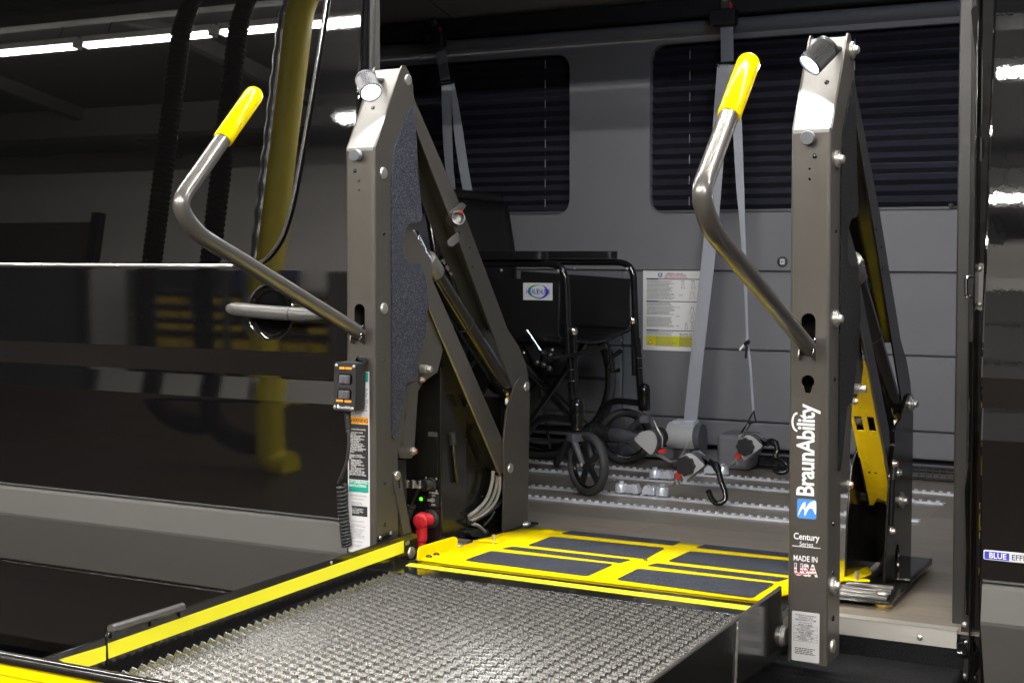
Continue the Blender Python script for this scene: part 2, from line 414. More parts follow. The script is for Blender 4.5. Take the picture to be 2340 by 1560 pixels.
# two corrugated exhaust hoses, a yellow hose and a silver duct hanging from the ceiling
def hose(name, px, y, r, mat, label, cat, zend, hook=0.35, pitch=0.035):
    x = RX(px, y)
    t = thing(name, (x, y, GZ), label, cat)
    path = [(x, y, 3.6 - (3.6 - zend) * k / 40) for k in range(41)] + [(x + hook * (1 - cos(a)), y, zend - hook * sin(a) * 0.6) for a in [0.2 * k for k in range(1, 10)]]
    P0 = smooth_path(path, 3); P = [P0[0]]; step = pitch / 4 if pitch < 1 else 0.05
    for a, b in zip(P0, P0[1:]):
        n = max(1, round((b - a).length / step))
        P += [a.lerp(b, (k + 1) / n) for k in range(n)]
    L = 0; rs = []
    for i, p in enumerate(P):
        if i: L += (p - P[i - 1]).length
        rs.append(r * (1 + (0.07 * sin(2 * pi * L / pitch) if pitch < 1 else 0.05 * sin(L * 3))))
    G().tube(P, rs, 14).obj("hose_body", mat, t, smooth=60)
    G().cyl((x, y, 3.52), (x, y, 3.62), r * 1.2, 14).obj("ceiling_collar", M["beam"], t)
    return t
hose("exhaust_hose", 335, -1.2, 0.062, M["hose"], "dark red ribbed exhaust hose mirrored left in the van window", "hose", -0.25)
hose("exhaust_hose", 468, -1.2, 0.062, M["hose"], "dark red ribbed exhaust hose mirrored beside the yellow hose", "hose", -0.35)
hose("lay_flat_hose", 606, -1.2, 0.085, M["hoseyellow"], "wide yellow hose mirrored in the van window", "hose", -0.60, 0.12, 3.0)
hose("flexible_duct", 578, -1.3, 0.055, M["duct"], "silver segmented duct mirrored next to the yellow hose", "duct", 0.30, 0.1, 0.16)
# dark roll-up door and a rack of yellow bins on the far wall
t = thing("dark_door_or_added_panel", (-12.4, WY, GZ), "dark roll up workshop door mirrored at the left of the van", "door")
xd = RX(190, WY)
G().box(xd - 2.6, xd, WY + 0.005, WY + 0.06, GZ, 2.80).obj("curtain_or_added_sheet", M["beam"], t)
G().box(xd, xd + 0.12, WY + 0.004, WY + 0.10, GZ, 2.90).obj("door_jamb", M["darktrim"], t)
t2 = thing("dark_door_or_added_panel", (-1.0, WY, GZ), "wide dark panel added on the wall to darken the reflection in the right side panel", "door")  # unseen dark panel, added so the right side panel mirrors no bright wall
G().box(-6.2, 5.5, WY + 0.005, WY + 0.06, GZ, 3.1).obj("curtain_or_added_sheet", M["beam"], t2)
for k in range(12): G().box(-6.2, 5.5, WY + 0.06, WY + 0.075, GZ + 0.1 + k * 0.31, GZ + 0.13 + k * 0.31).obj("added_panel_slat", M["darktrim"], t2)
xr0, xr1 = RX(335, -5.7), RX(790, -5.7)
t = thing("bin_rack", ((xr0 + xr1) / 2, -5.7, GZ), "steel rack of yellow parts bins mirrored in the van door", "rack")
for x in (xr0, (xr0 + xr1) / 2, xr1): G().box(x - 0.03, x + 0.03, -5.95, -5.45, GZ, 0.75).obj("upright", M["beam"], t)
for k in range(6):
    z = -0.45 + k * 0.20
    G().box(xr0, xr1, -5.95, -5.45, z - 0.02, z).obj("shelf", M["beam"], t)
bin_me = G().add([(-.13, 0, 0), (.13, 0, 0), (.13, .35, 0), (-.13, .35, 0), (-.14, -.02, .09), (.14, -.02, .09), (.14, .35, .13), (-.14, .35, .13)],
                 [(0, 1, 2, 3), (0, 1, 5, 4), (1, 2, 6, 5), (2, 3, 7, 6), (3, 0, 4, 7)]).mesh("bin", M["bin"], 0)
for k in range(5):
    n = int((xr1 - xr0) / 0.31)
    for i in range(n):
        if (i * 7 + k * 3) % 11 == 4: continue
        m = Matrix.Translation((xr0 + 0.18 + i * 0.31, -5.50, -0.445 + k * 0.20)) @ Matrix.Rotation(pi, 4, "Z")
        place("bin", bin_me, t, Matrix.Translation((xr0 + 0.18 + i * 0.31, -5.50, -0.445 + k * 0.20)) @ Matrix.Scale(-1, 4, (0, 1, 0)))
G().box(xr0 + 0.2, xr0 + 0.9, -5.9, -5.5, 0.56, 0.85).obj("carton", M["plastic"], t)
G().box(xr0 + 1.3, xr0 + 1.8, -5.9, -5.5, 0.56, 0.80).obj("carton", M["navy"], t)
# ------------------------------------------------------------------ the van
van = thing("passenger_van", (-1.2, 3.8, GZ), "black passenger van with open sliding door and grey interior", "van")
YD, YB = 2.70, 2.762          # outer skin of the open sliding door, of the fixed body
TILT = {2.70: 5.6, 2.762: 8.0}
def skin(z, y0):
    T = [(-.34, .085), (-.30, .058), (-.20, .054), (-.10, .054), (-.08, .05), (.10, .010), (.12, .0065), (.395, .0005), (.402, .0), (.455, .0080), (.462, .0084), (.515, -.0072), (.522, -.0090), (.60, -.0092), (.715, -.0080), (.73, -.0069)]
    if y0 == YB and z > .522: return y0 - .009 + (z - .522) * tan(radians(8.5)) + max(0, z - 1.35) ** 2 * 0.25
    if z >= T[-1][0]: return y0 + T[-1][1] + (z - T[-1][0]) * tan(radians(TILT[y0])) + max(0, z - 1.35) ** 2 * 0.25
    for (a, ya), (b, yb) in zip(T, T[1:]):
        if a <= z <= b: return y0 + ya + (yb - ya) * (z - a) / (b - a)
    return y0 + T[0][1]
ZS = [-.34, -.32, -.30, -.25, -.20, -.10, .0, .12, .2, .3, .385, .395, .402, .42, .435, .45, .455, .462, .475, .49, .505, .515, .522, .56, .60, .66, .715, .73, .80, .9, 1.0, 1.1, 1.2, 1.3, 1.35, 1.4, 1.5, 1.6, 1.7, 1.8]
def skin_panel(x0, x1, y0, nx, edge=True, zs=ZS, depth=0.045):
    g = G(); rows = []
    for i in range(nx + 1):
        x = x0 + (x1 - x0) * i / nx
        rows.append([Vector((x, skin(z, y0), z)) for z in zs])
    g.strip(rows)
    if edge:
        for sgn, r in ((-1, rows[0]), (1, rows[-1])):
            # rolled edge
            prev = r
            for a in (30, 60, 90):
                nr = [Vector((p.x + sgn * 0.006 * sin(radians(a)), p.y + 0.006 * (1 - cos(radians(a))), p.z)) for p in r]
                g.strip([prev, nr]); prev = nr
            g.strip([prev, [Vector((p.x, p.y + depth, p.z)) for p in prev]])
    return g
DX0, DX1 = -3.75, -1.838
door_g = skin_panel(DX0, DX1, YD, 24)
def boolean_cut(o, cutter):
    m = o.modifiers.new("cut", "BOOLEAN"); m.object = cutter; m.operation = "DIFFERENCE"; m.solver = "EXACT"
    dg = bpy.context.evaluated_depsgraph_get(); me = bpy.data.meshes.new_from_object(o.evaluated_get(dg))
    o.modifiers.clear(); o.data = me; bpy.data.objects.remove(cutter)
door = door_g.obj("sliding_door", M["paint"], van, smooth=3)
door["label"] = "open black sliding door with dark window and grey lower moulding"
# grey moulding band, its lower shadow line and the sill below
def band(x0, x1, y0, parent):
    prof = [(0.129, 0.010), (0.127, -0.003), (0.121, -0.0075), (0.060, -0.0200), (0.053, -0.0195), (-0.070, 0.0340), (-0.082, 0.0400), (-0.088, 0.050)]
    rows = [[Vector((x, y0 + dy, z)) for z, dy in prof] for x in (x0, x1)]
    g = G().strip(rows)
    g.add([(x1, y0 + dy, z) for z, dy in prof] + [(x1, y0 + 0.055, prof[-1][0]), (x1, y0 + 0.055, prof[0][0])], [tuple(range(len(prof) + 2))])
    g.add([(x0, y0 + dy, z) for z, dy in prof] + [(x0, y0 + 0.055, prof[-1][0]), (x0, y0 + 0.055, prof[0][0])], [tuple(range(len(prof) + 2))])
    g.obj("side_moulding", M["trim"], parent, smooth=12)
    G().tube([(x0, y0 + 0.004, 0.132), (x1, y0 + 0.004, 0.132)], 0.0035, 8).obj("moulding_seal", M["rubber"], parent)
    G().tube([(x0, y0 + 0.046, -0.092), (x1, y0 + 0.046, -0.092)], 0.0042, 8).obj("sill_strip", M["chromedark"], parent)
band(DX0, DX1 + 0.002, YD, door)
# window: outline traced on the leaning upper skin
def on_skin(px, py, y0):
    y = y0
    for _ in range(6):
        p = PY(px, py, y); y = skin(p.z, y0)
    return PY(px, py, y)
def drop(p, y0, d): return Vector((p.x, skin(p.z, y0) - d, p.z))
right_edge = [on_skin(a, b, YD) for a, b in [(536, 608), (575, 606), (604, 596), (630, 568), (650, 530), (668, 470), (684, 390), (700, 300), (716, 205), (730, 120), (742, 40), (748, 0)]]
zt = 1.62
re2 = smooth_path(right_edge, 4)
xtop = re2[-1].x + 0.02
zb = re2[0].z
outline = [p for p in re2] + [Vector((xtop, 0, 1.46)), Vector((xtop - 0.03, 0, zt))]
def xr_at(z):
    pts = outline
    for a, b in zip(pts, pts[1:]):
        if min(a.z, b.z) <= z <= max(a.z, b.z) and abs(a.z - b.z) > 1e-6: return a.x + (b.x - a.x) * (z - a.z) / (b.z - a.z)
    return pts[-1].x
zl = [zb + 0.0005] + [zb + 0.004 * k for k in (1, 2, 3, 4, 6, 8)] + [zb + 0.05 + 0.05 * k for k in range(30) if zb + 0.05 + 0.05 * k < zt]
gw = G(); rows = []
for z in zl:
    xr = xr_at(z)
    rows.append([Vector((DX0 + 0.12 + (xr - DX0 - 0.12) * k / 10, skin(z, YD) - 0.003, z)) for k in range(11)])
gw.strip(rows)
pane = gw.obj("window_pane", M["glass"], door, smooth=60)
edge = [drop(p, YD, 0.0035) for p in re2]
G().tube(edge, 0.0042, 8).obj("window_seal", M["rubber"], door)
G().tube([p + Vector((0.004, -0.003, -0.001)) for p in edge], 0.0013, 6).obj("window_bright_edge", M["chrome"], door)
G().tube([Vector((DX0 + 0.1, skin(zb, YD) - 0.002, zb - 0.001)), Vector((re2[0].x, skin(zb, YD) - 0.002, zb - 0.001))], 0.0055, 10).obj("belt_strip", M["chrome"], door)
# recessed door handle
hc = on_skin(618, 712, YD); hr = 0.064
cut = G().lathe([(hr, -0.03), (hr, 0.03)], frame((0, -1, 0), hc), 40).obj("cutter", M["paint"])
boolean_cut(door, cut)
door.data.polygons.foreach_set("use_smooth", [True] * len(door.data.polygons)); door.data.set_sharp_from_angle(angle=radians(3))
G().lathe([(hr * sin(radians(a)), -0.024 * cos(radians(a))) for a in (2, 15, 30, 45, 60, 75, 88)] + [(hr + 0.003, 0.001), (hr + 0.0035, -0.002)], frame((0, -1, 0), hc + Vector((0, 0.001, 0))), 40, cap=False).obj("handle_bowl", M["paint"], door, smooth=60)
G().lathe([(hr + 0.001, 0), (hr + 0.0035, 0.0015), (hr + 0.005, 0.0)], frame((0, -1, 0), hc + Vector((0, -0.0005, 0))), 40, cap=False).obj("bowl_rim", M["chromedark"], door, smooth=60)
ha, hb_ = on_skin(527, 703, YD), on_skin(768, 722, YD)
hp = []
for k in range(25):
    q = k / 24; p = ha.lerp(hb_, q)
    hp.append(Vector((p.x, p.y - 0.012 - 0.030 * sin(pi * min(1, q * 1.05)) ** 0.6, p.z)))
rad = [0.0165 * max(0.12, min(1, sqrt(max(0, q * 9)), sqrt(max(0, (1 - q) * 5)))) for q in [k / 24 for k in range(25)]]
gh = G().tube(hp, rad, 16)
for v in gh.v: pass
gh.obj("door_handle", M["handle"], door, smooth=60)
kx = hp[16]; G().tube([kx + Vector((0, 0, 0)), kx + Vector((0.0025, 0.0004, 0))], 0.0172, 20).obj("handle_joint", M["rubber"], door)
# inner leading edge of the sliding door
G().box(DX1 + 0.004, DX1 + 0.020, YD + 0.075, YD + 0.10, -0.25, 1.75).obj("door_edge_trim", M["trim"], door)
G().tube([(DX1 + 0.012, YD + 0.055, -0.25), (DX1 + 0.012, YD + 0.055, 0.6), (DX1 + 0.012, YD + 0.095, 1.75)], 0.009, 8).obj("door_edge_seal", M["rubber"], door)
# fixed body side: rear quarter behind the door, front door panel, roof, far shell
BX0 = -0.437
fp = skin_panel(BX0, 0.55, YB, 10).obj("front_side_panel", M["paintwavy"], van, smooth=3)
fp["label"] = "black fixed side panel with efficiency badge right of the opening"
band(BX0 + 0.004, 0.55, YB, fp)
# raised swage and pillar lines on the fixed panel
G().tube([(BX0 + 0.09, skin(z, YB) - 0.0005, z) for z in (.53, .6, .72, .9, 1.1, 1.3, 1.5, 1.7)], 0.0035, 8).obj("panel_gap_seal", M["rubber"], fp)
b0, b1 = on_skin(2248, 1262, YB), on_skin(2470, 1290, YB)
bc = (b0 + b1) / 2; bw = (b1 - b0).length; bh = 0.0185
bdir = Vector((1, 0, 0)); bup = Vector((0, 0, 1))
badge = G().plate(rrect(bc + Vector((0, -0.0015, 0)), bdir, bup, bw, bh, 0.003, 3), (0, -0.002, 0)).obj("efficiency_badge", M["paper"], fp, bevel=0.0008)
card(bc + Vector((-bw / 2 + 0.0245, -0.0034, -0.0004)), bdir, bup, 0.045, bh - 0.004, M["healthblue"], fp, "badge_blue_field", lift=0.0002)
text("BLUE", bc + Vector((-bw / 2 + 0.026, -0.0040, -0.0006)), bdir, bup, 0.0150, M["white"], fp, "badge_lettering", bold=0.012, narrow=0.95)
text("EFFICIENCY", bc + Vector((-bw / 2 + 0.051, -0.0040, -0.0006)), bdir, bup, 0.0150, M["navy"], fp, "badge_lettering", bold=0.012, align="LEFT", narrow=0.95)
# door jamb: grey inner trim, rubber seal, painted flange with slots, striker and guide bracket
XJ = -0.52
jamb = G().box(XJ, XJ + 0.040, 2.935, 2.99, -0.02, 1.80).obj("door_jamb", M["jambtrim"], van, bevel=0.004)
jamb["label"] = "grey and black door jamb with chrome striker"
G().tube([(XJ + 0.036, 2.925, -0.34), (XJ + 0.036, 2.925, 1.8)], 0.0095, 10).obj("jamb_seal", M["rubber"], jamb)
G().tube([(XJ + 0.052, 2.915, -0.34), (XJ + 0.052, 2.915, 1.8)], 0.006, 8).obj("jamb_seal_lip", M["rubber"], jamb)
def jy(px, py): return PY(px, py, 2.888)
slots = []
for pts in ([(2218, 18), (2240, 10), (2246, 160), (2246, 285), (2236, 290), (2234, 180)], ):
    slots.append(fillet([jy(*p) for p in pts], 0.01, 4, True))
slots.append(circ(jy(2241, 340), (1, 0, 0), (0, 0, 1), 0.0085, 14, 0.024))
outl = [Vector((XJ + 0.050, 2.888, -0.34)), Vector((BX0 + 0.01, 2.888, -0.34)), Vector((BX0 + 0.01, 2.888, 1.8)), Vector((XJ + 0.050, 2.888, 1.8))]
G().plate(outl, (0, 0.003, 0), slots).obj("jamb_flange", M["paint"], jamb, bevel=0.0008)
G().box(XJ + 0.052, BX0 + 0.01, 2.905, 2.91, -0.34, 1.8).obj("jamb_cavity", M["paint"], jamb)
G().box(XJ + 0.046, XJ + 0.0495, 2.86, 2.89, -0.34, 1.8).obj("jamb_lip", M["paint"], jamb, bevel=0.001)
G().tube([jy(2222, 780) + Vector((0, -.004, 0)), jy(2222, 1040) + Vector((0, -.004, 0)), jy(2212, 1120) + Vector((0, -.004, 0)), jy(2216, 1250) + Vector((0, -.004, 0)), jy(2212, 1500) + Vector((0, -.004, 0))], 0.006, 8).obj("jamb_bead", M["paint"], jamb)
s0, s1 = jy(2232, 632), jy(2232, 678)
off = Vector((-0.018, -0.012, 0))
G().tube(fillet([s0 + Vector((0.004, 0, 0)), s0 + off, s1 + off, s1 + Vector((0.004, 0, 0))], 0.008, 5), 0.0037, 10).obj("striker_loop", M["chrome"], jamb)
G().plate(rrect((s0 + s1) / 2 + Vector((0.008, -0.002, 0)), (1, 0, 0), (0, 0, 1), 0.016, 0.094, 0.007), (0, -0.004, 0)).obj("striker_plate", M["chrome"], jamb, bevel=0.001)
screw_me = G().lathe([(0.0001, 0.0042), (0.003, 0.004), (0.0055, 0.0025), (0.0062, 0)], Matrix(), 14).mesh("screw", M["zinc"], 60)
for p in (jy(2236, 615), jy(2236, 695)): place("screw", screw_me, jamb, frame((0, -1, 0), p + Vector((0.003, -0.005, 0))))
gb = jy(2210, 1478)
G().plate(fillet([gb + Vector(p) for p in ((-.008, -.004, .062), (.004, -.004, .070), (.012, -.004, .0), (.004, -.004, -.068), (-.010, -.004, -.06), (-.014, -.004, 0))], 0.008, 4, True), (0, -0.008, 0)).obj("guide_bracket", M["plastic"], jamb, bevel=0.002)
G().lathe([(0.006, 0.006), (0.012, 0.010), (0.018, 0.004), (0.02, 0)], frame((-0.3, -1, 0), gb + Vector((-0.004, -0.012, 0))), 20).obj("guide_cup", M["black"], jamb, smooth=60)
for dz in (0.048, -0.055): place("screw", screw_me, jamb, frame((0, -1, 0), gb + Vector((-0.003, -0.012, dz))))
# shell that keeps the light out
G().box(-5.2, -1.845, 2.80, 2.84, -0.34, 1.9).obj("rear_quarter_panel", M["paint"], van)
G().box(-5.2, 0.6, 2.79, 5.0, 1.92, 1.97).obj("roof", M["paint"], van)
G().box(-5.25, -5.2, 2.79, 5.0, -0.3, 1.97).obj("rear_wall", M["headliner"], van)
G().box(0.56, 0.6, 2.80, 5.0, -0.3, 1.97).obj("bulkhead", M["headliner"], van)
G().box(-1.85, -0.48, 2.80, 2.95, 1.80, 1.95).obj("door_header", M["headliner"], van, bevel=0.01)
G().box(-5.2, 0.6, 4.93, 4.96, -0.3, 1.97).obj("far_shell", M["paint"], van)
G().box(-5.2, 0.6, 2.90, 4.95, -0.14, -0.02).obj("subfloor", M["darktrim"], van)
# ---- floor planks, tracks, sill
floor = G().box(-4.6, 0.55, 2.89, 4.90, -0.018, -0.0045).obj("floor_deck", M["darktrim"], van)
pw, pl = 0.152, 1.22
plank_me = {}
y = 2.873; row = 0
while y < 4.85:
    x = -4.55 + (row * 0.47) % pl - pl
    y1 = min(y + pw, 4.86)
    while x < 0.5:
        xa, xb = max(x, -4.55), min(x + pl, 0.5)
        if xb - xa > 0.05:
            key = (round(xb - xa, 3), round(y1 - y, 3))
            if key not in plank_me:
                plank_me[key] = G().box(0, xb - xa - 0.0008, 0, y1 - y - 0.0008, -0.0045, 0).mesh("plank", M["wood"], 0)
            place("plank", plank_me[key], floor, Matrix.Translation((xa, y, 0)))
        x += pl
    y += pw; row += 1
def track(yc, xa, xb):
    g = G().box(xa, xb, yc - 0.017, yc + 0.017, 0.0003, 0.0030)
    o = g.obj("floor_track", M["alu"], van, smooth=0)
    g = G(); p = 0.0254; x = xa + 0.004
    while x < xb - 0.02:
        for s in (-1, 1):
            yo, yi = yc + s * 0.0155, yc + s * 0.0060
            g.plate([Vector((a, b, 0.0078 if s > 0 else 0.0052)) for a, b in ((x, yo), (x + 0.003, yi), (x + 0.0095, yi), (x + 0.0125, yo))], (0, 0, -0.0050 if s > 0 else -0.0024))
        x += p
    o2 = g.obj("track_lips", M["alu"], o, smooth=0); o2["kind"] = "stuff"
    G().box(xa, xb, yc - 0.0185, yc - 0.0165, 0.0003, 0.0060).obj("track_edge", M["alu"], o)
for yc, xe in ((3.834, -0.80), (4.012, -0.80), (4.315, -0.79), (4.493, -0.60)): track(yc, -4.2, xe)
sill = G().plate([Vector((-1.835, 2.872, 0.0025)), Vector((-0.498, 2.872, 0.0025)), Vector((-0.498, 2.872, -0.0345)), Vector((-1.835, 2.872, -0.0345))], (0, -0.003, 0)).obj("sill_strip", M["sill"], van, bevel=0.001)
G().box(-1.835, -0.498, 2.869, 2.895, 0.0006, 0.0030).obj("sill_lip", M["sill"], sill)
for px in (2102, 1300): place("screw", screw_me, sill, frame((0, -1, 0), PY(px, 1456, 2.8685)))
step = G().box(-1.84, -0.485, 2.70, 2.894, -0.13, -0.075).obj("entry_step", M["carpet"], van, bevel=0.008)
G().box(-1.84, -0.485, 2.873, 2.893, -0.075, -0.0345).obj("step_riser", M["carpet"], step)
G().box(-1.84, -0.485, 2.72, 2.76, -0.33, -0.131).obj("step_fascia", M["paint"], step, bevel=0.006)
# ---- far interior wall built from moulded panels with open seams between them
YW = 4.80
def wall_panel(xa, xb, za, zb_, name="wall_panel", y=YW, mat="wall", bev=0.006, th=0.03):
    return G().box(xa, xb, y, y + th, za, zb_).obj(name, M[mat], van, bevel=bev, seg=3)
for za, zb_ in ((0.155, 0.4065), (0.4095, 0.6895)):
    for xa, xb in ((-4.6, -2.053), (-2.050, 0.5)): wall_panel(xa, xb, za, zb_)
wall_panel(-4.6, 0.5, 0.062, 0.1525, y=4.785)
for x in (-3.6, -1.02): pass
# kick ledge
G().add([(x, yy, z) for x in (-4.6, 0.5) for yy, z in ((4.775, 0.048), (4.745, 0.040), (4.74, 0.012), (4.80, 0.004))], [(0, 1, 5, 4), (1, 2, 6, 5), (2, 3, 7, 6)]).obj("kick_ledge", M["wall"], van, smooth=0)
G().box(-4.6, 0.5, 4.83, 4.85, 0, 1.75).obj("wall_backing", M["darktrim"], van)
# upper panel with the two window openings
def win(xa, xb, za, zb_): return rrect(((xa + xb) / 2, 4.785, (za + zb_) / 2), (1, 0, 0), (0, 0, 1), xb - xa, zb_ - za, 0.055, 8)
WINS = ((-3.35, -2.262, 0.899, 1.500), (-1.938, -0.45, 0.897, 1.510))
UPPER = [Vector((-4.6, 4.785, 0.693)), Vector((0.5, 4.785, 0.693)), Vector((0.5, 4.785, 1.545)), Vector((-4.6, 4.785, 1.545))]
up = G().plate(UPPER, (0, 0.03, 0), [win(*q) for q in WINS]).obj("upper_wall_panel", M["wall"], van, bevel=0.009, seg=3)
for q in WINS:
    xa, xb, za, zb_ = q
    # rounded liner round the opening
    n = win(xa - 0.004, xb + 0.004, za - 0.004, zb_ + 0.004)
    ring = [[p + Vector((0, 0.03, 0)) for p in n], [p + Vector((0, 0.042, 0)) for p in win(xa + 0.004, xb - 0.004, za + 0.004, zb_ - 0.004)]]
    G().strip(ring, closed=True).obj("window_liner", M["darktrim"], up, smooth=60)
    bl = G().box(xa - 0.02, xb + 0.02, 4.832, 4.838, zb_ - 0.03, zb_ + 0.02).obj("window_blind", M["pleat"], van)
    bl["label"] = "dark navy pleated blind"
    ph = 0.0375; z = zb_ + 0.0; k = 0
    me = G().add([(xa - 0.02, 4.828, 0), (xb + 0.02, 4.828, 0), (xb + 0.02, 4.805, -ph * 0.55), (xa - 0.02, 4.805, -ph * 0.55), (xa - 0.02, 4.828, -ph), (xb + 0.02, 4.828, -ph)],
                 [(0, 1, 2, 3), (3, 2, 5, 4)]).mesh("pleat", M["pleat"], 0, fix=False)
    while z > za + 0.02:
        place("pleat", me, bl, Matrix.Translation((0, 0.001 * ((k * 37) % 5), z))); z -= ph; k += 1
    G().box(xa - 0.02, xb + 0.02, 4.803, 4.822, za + 0.002, za + 0.013).obj("blind_bottom_rail", M["greyplastic"], bl, bevel=0.002)
    for fx in (0.10, 0.50, 0.9):
        x = xa + (xb - xa) * fx
        gc = G().cyl((x, 4.802, za + 0.012), (x, 4.802, zb_), 0.0011, 6)
        gc.obj("blind_cord", M["darktrim"], bl)
        g2 = G()
        for zz in [za + 0.03 + 0.075 * j for j in range(8)]: g2.box(x - 0.0012, x + 0.0012, 4.7985, 4.801, zz, zz + 0.030)
        g2.obj("cord_lift", M["web"], bl)
    kn = Vector((xa + (xb - xa) * 0.72, 4.79, za + 0.014))
    G().lathe([(0.0005, 0.016), (0.006, 0.014), (0.009, 0.008), (0.006, 0.002), (0.005, 0)], frame((0, -1, 0), kn), 14).obj("blind_catch", M["greyplastic"], bl, smooth=60)
# top of the wall: pale tube, dark belt rail, headliner
tr = G().add([(x, yy, z) for x in (-4.6, 0.5) for yy, z in ((4.80, 1.528), (4.775, 1.532), (4.762, 1.545), (4.760, 1.562), (4.765, 1.578), (4.79, 1.588))],
             [(k, k + 1, k + 7, k + 6) for k in range(5)]).obj("top_rail", M["wall"], van, smooth=60)
rail = G().box(-4.6, 0.5, 4.725, 4.80, 1.590, 1.655).obj("belt_rail", M["darktrim"], van, bevel=0.006)
hl = []
for i in range(13):
    a = i / 12
    hl.append((4.77 - 1.2 * a - 0.25 * a * (1 - a), 1.660 + 0.22 * sin(a * pi / 2)))
for xa, xb in ((-4.6, -2.752), (-2.748, -1.802), (-1.798, 0.5)):
    G().strip([[Vector((x, yy, z)) for yy, z in hl + [(2.95, 1.885)]] for x in (xa, xb)]).obj("headliner_panel", M["headliner"], van, smooth=60)
# dome lamp in the roof, out of sight above the opening
dl = G().plate(rrect((-0.95, 3.45, 1.860), (1, 0, 0), (0, 1, 0), 0.36, 0.15, 0.03), (0, 0, 0.02)).obj("dome_lamp", M["plastic"], van, bevel=0.003)
G().plate(rrect((-0.95, 3.45, 1.856), (1, 0, 0), (0, 1, 0), 0.31, 0.11, 0.025), (0, 0, 0.003)).obj("dome_lens", M["domelamp"], dl)
# usb socket, heater box, floor vents
us = PY(1788, 598, YW - 0.016)
G().lathe([(0.0005, 0.002), (0.012, 0.002), (0.0125, 0.005), (0.018, 0.004), (0.0195, 0)], frame((0, -1, 0), us + Vector((0, 0.001, 0))), 28).obj("power_socket", M["plastic"], van, smooth=40)
G().plate(rrect(us + Vector((0, -0.0012, 0)), (1, 0, 0), (0, 0, 1), 0.016, 0.019, 0.003), (0, -0.0015, 0)).obj("socket_insert", M["paper"], van)
for s in (-1, 1): G().box(us.x + s * 0.003 - 0.0014, us.x + s * 0.003 + 0.0014, us.y - 0.0034, us.y - 0.0028, us.z - 0.005, us.z + 0.005).obj("socket_slot", M["ink"], van)
def grille(xa, xb, za, zb_):
    g0 = G().box(xa, xb, 4.742, 4.745, za, zb_).obj("floor_vent", M["ink"], van)
    g = G()
    for k in range(4):
        z = za + (zb_ - za) * k / 3; g.box(xa, xb, 4.733, 4.742, z - 0.0016, z + 0.0016)
    n = int((xb - xa) / 0.022)
    for k in range(n + 1):
        x = xa + (xb - xa) * k / n; g.box(x - 0.0012, x + 0.0012, 4.735, 4.742, za, zb_)
    g.obj("vent_bars", M["plastic"], g0, smooth=0)
va, vb = PY(2084, 1075, 4.735), PY(2168, 1094, 4.735)
grille(va.x, vb.x + 0.35, 0.006, 0.046)
va = PY(1690, 1050, 4.735); grille(va.x, va.x + 0.30, 0.006, 0.046)
hb0, hb1 = PY(1632, 1010, 4.62), PY(1708, 1070, 4.62)
G().box(hb0.x, hb1.x, 4.64, 4.79, 0.002, 0.125).obj("heater_cover", M["wall"], van, bevel=0.018, seg=4)
# ------------------------------------------------------------------ the wheelchair lift
lift = thing("wheelchair_lift", (-1.25, 2.65, -0.03), "bronze grey hydraulic wheelchair lift with yellow handrail grips and mesh platform", "wheelchair lift")
X0 = -1.802; PWD = 0.078; XF = X0 + PWD          # left post: outer face, width, inner (+X) face
YF = 2.631
DXR = 1.027
bolt_me = G().lathe([(0.0001, 0.0034), (0.0075, 0.0033), (0.0098, 0.0026), (0.0108, 0.0)], Matrix(), 20).mesh("bolt", M["zinc"], 50)
nut_me = G().lathe([(0.0001, 0.017), (0.004, 0.0165), (0.0075, 0.0145), (0.0085, 0.009), (0.0115, 0.0085), (0.0118, 0.006), (0.0165, 0.0055), (0.017, 0.0)], Matrix(), 22).mesh("bolt", M["zinc"], 40)
rivet_me = G().lathe([(0.0001, 0.003), (0.003, 0.0026), (0.0048, 0.0012), (0.0052, 0)], Matrix(), 12).mesh("rivet", M["black"], 60)
socket_me = G().lathe([(0.0001, 0.006), (0.003, 0.006), (0.0034, 0.010), (0.006, 0.010), (0.0075, 0.004), (0.0095, 0.0035), (0.0098, 0)], Matrix(), 16).mesh("bolt", M["zinc"], 40)
redtip_me = G().lathe([(0.0001, 0.0115), (0.003, 0.011), (0.0036, 0.0095)], Matrix(), 12).mesh("red_paint_mark", M["redplastic"], 60)
def vx(dx, y, z, x=XF): return Vector((x + dx, y, z))
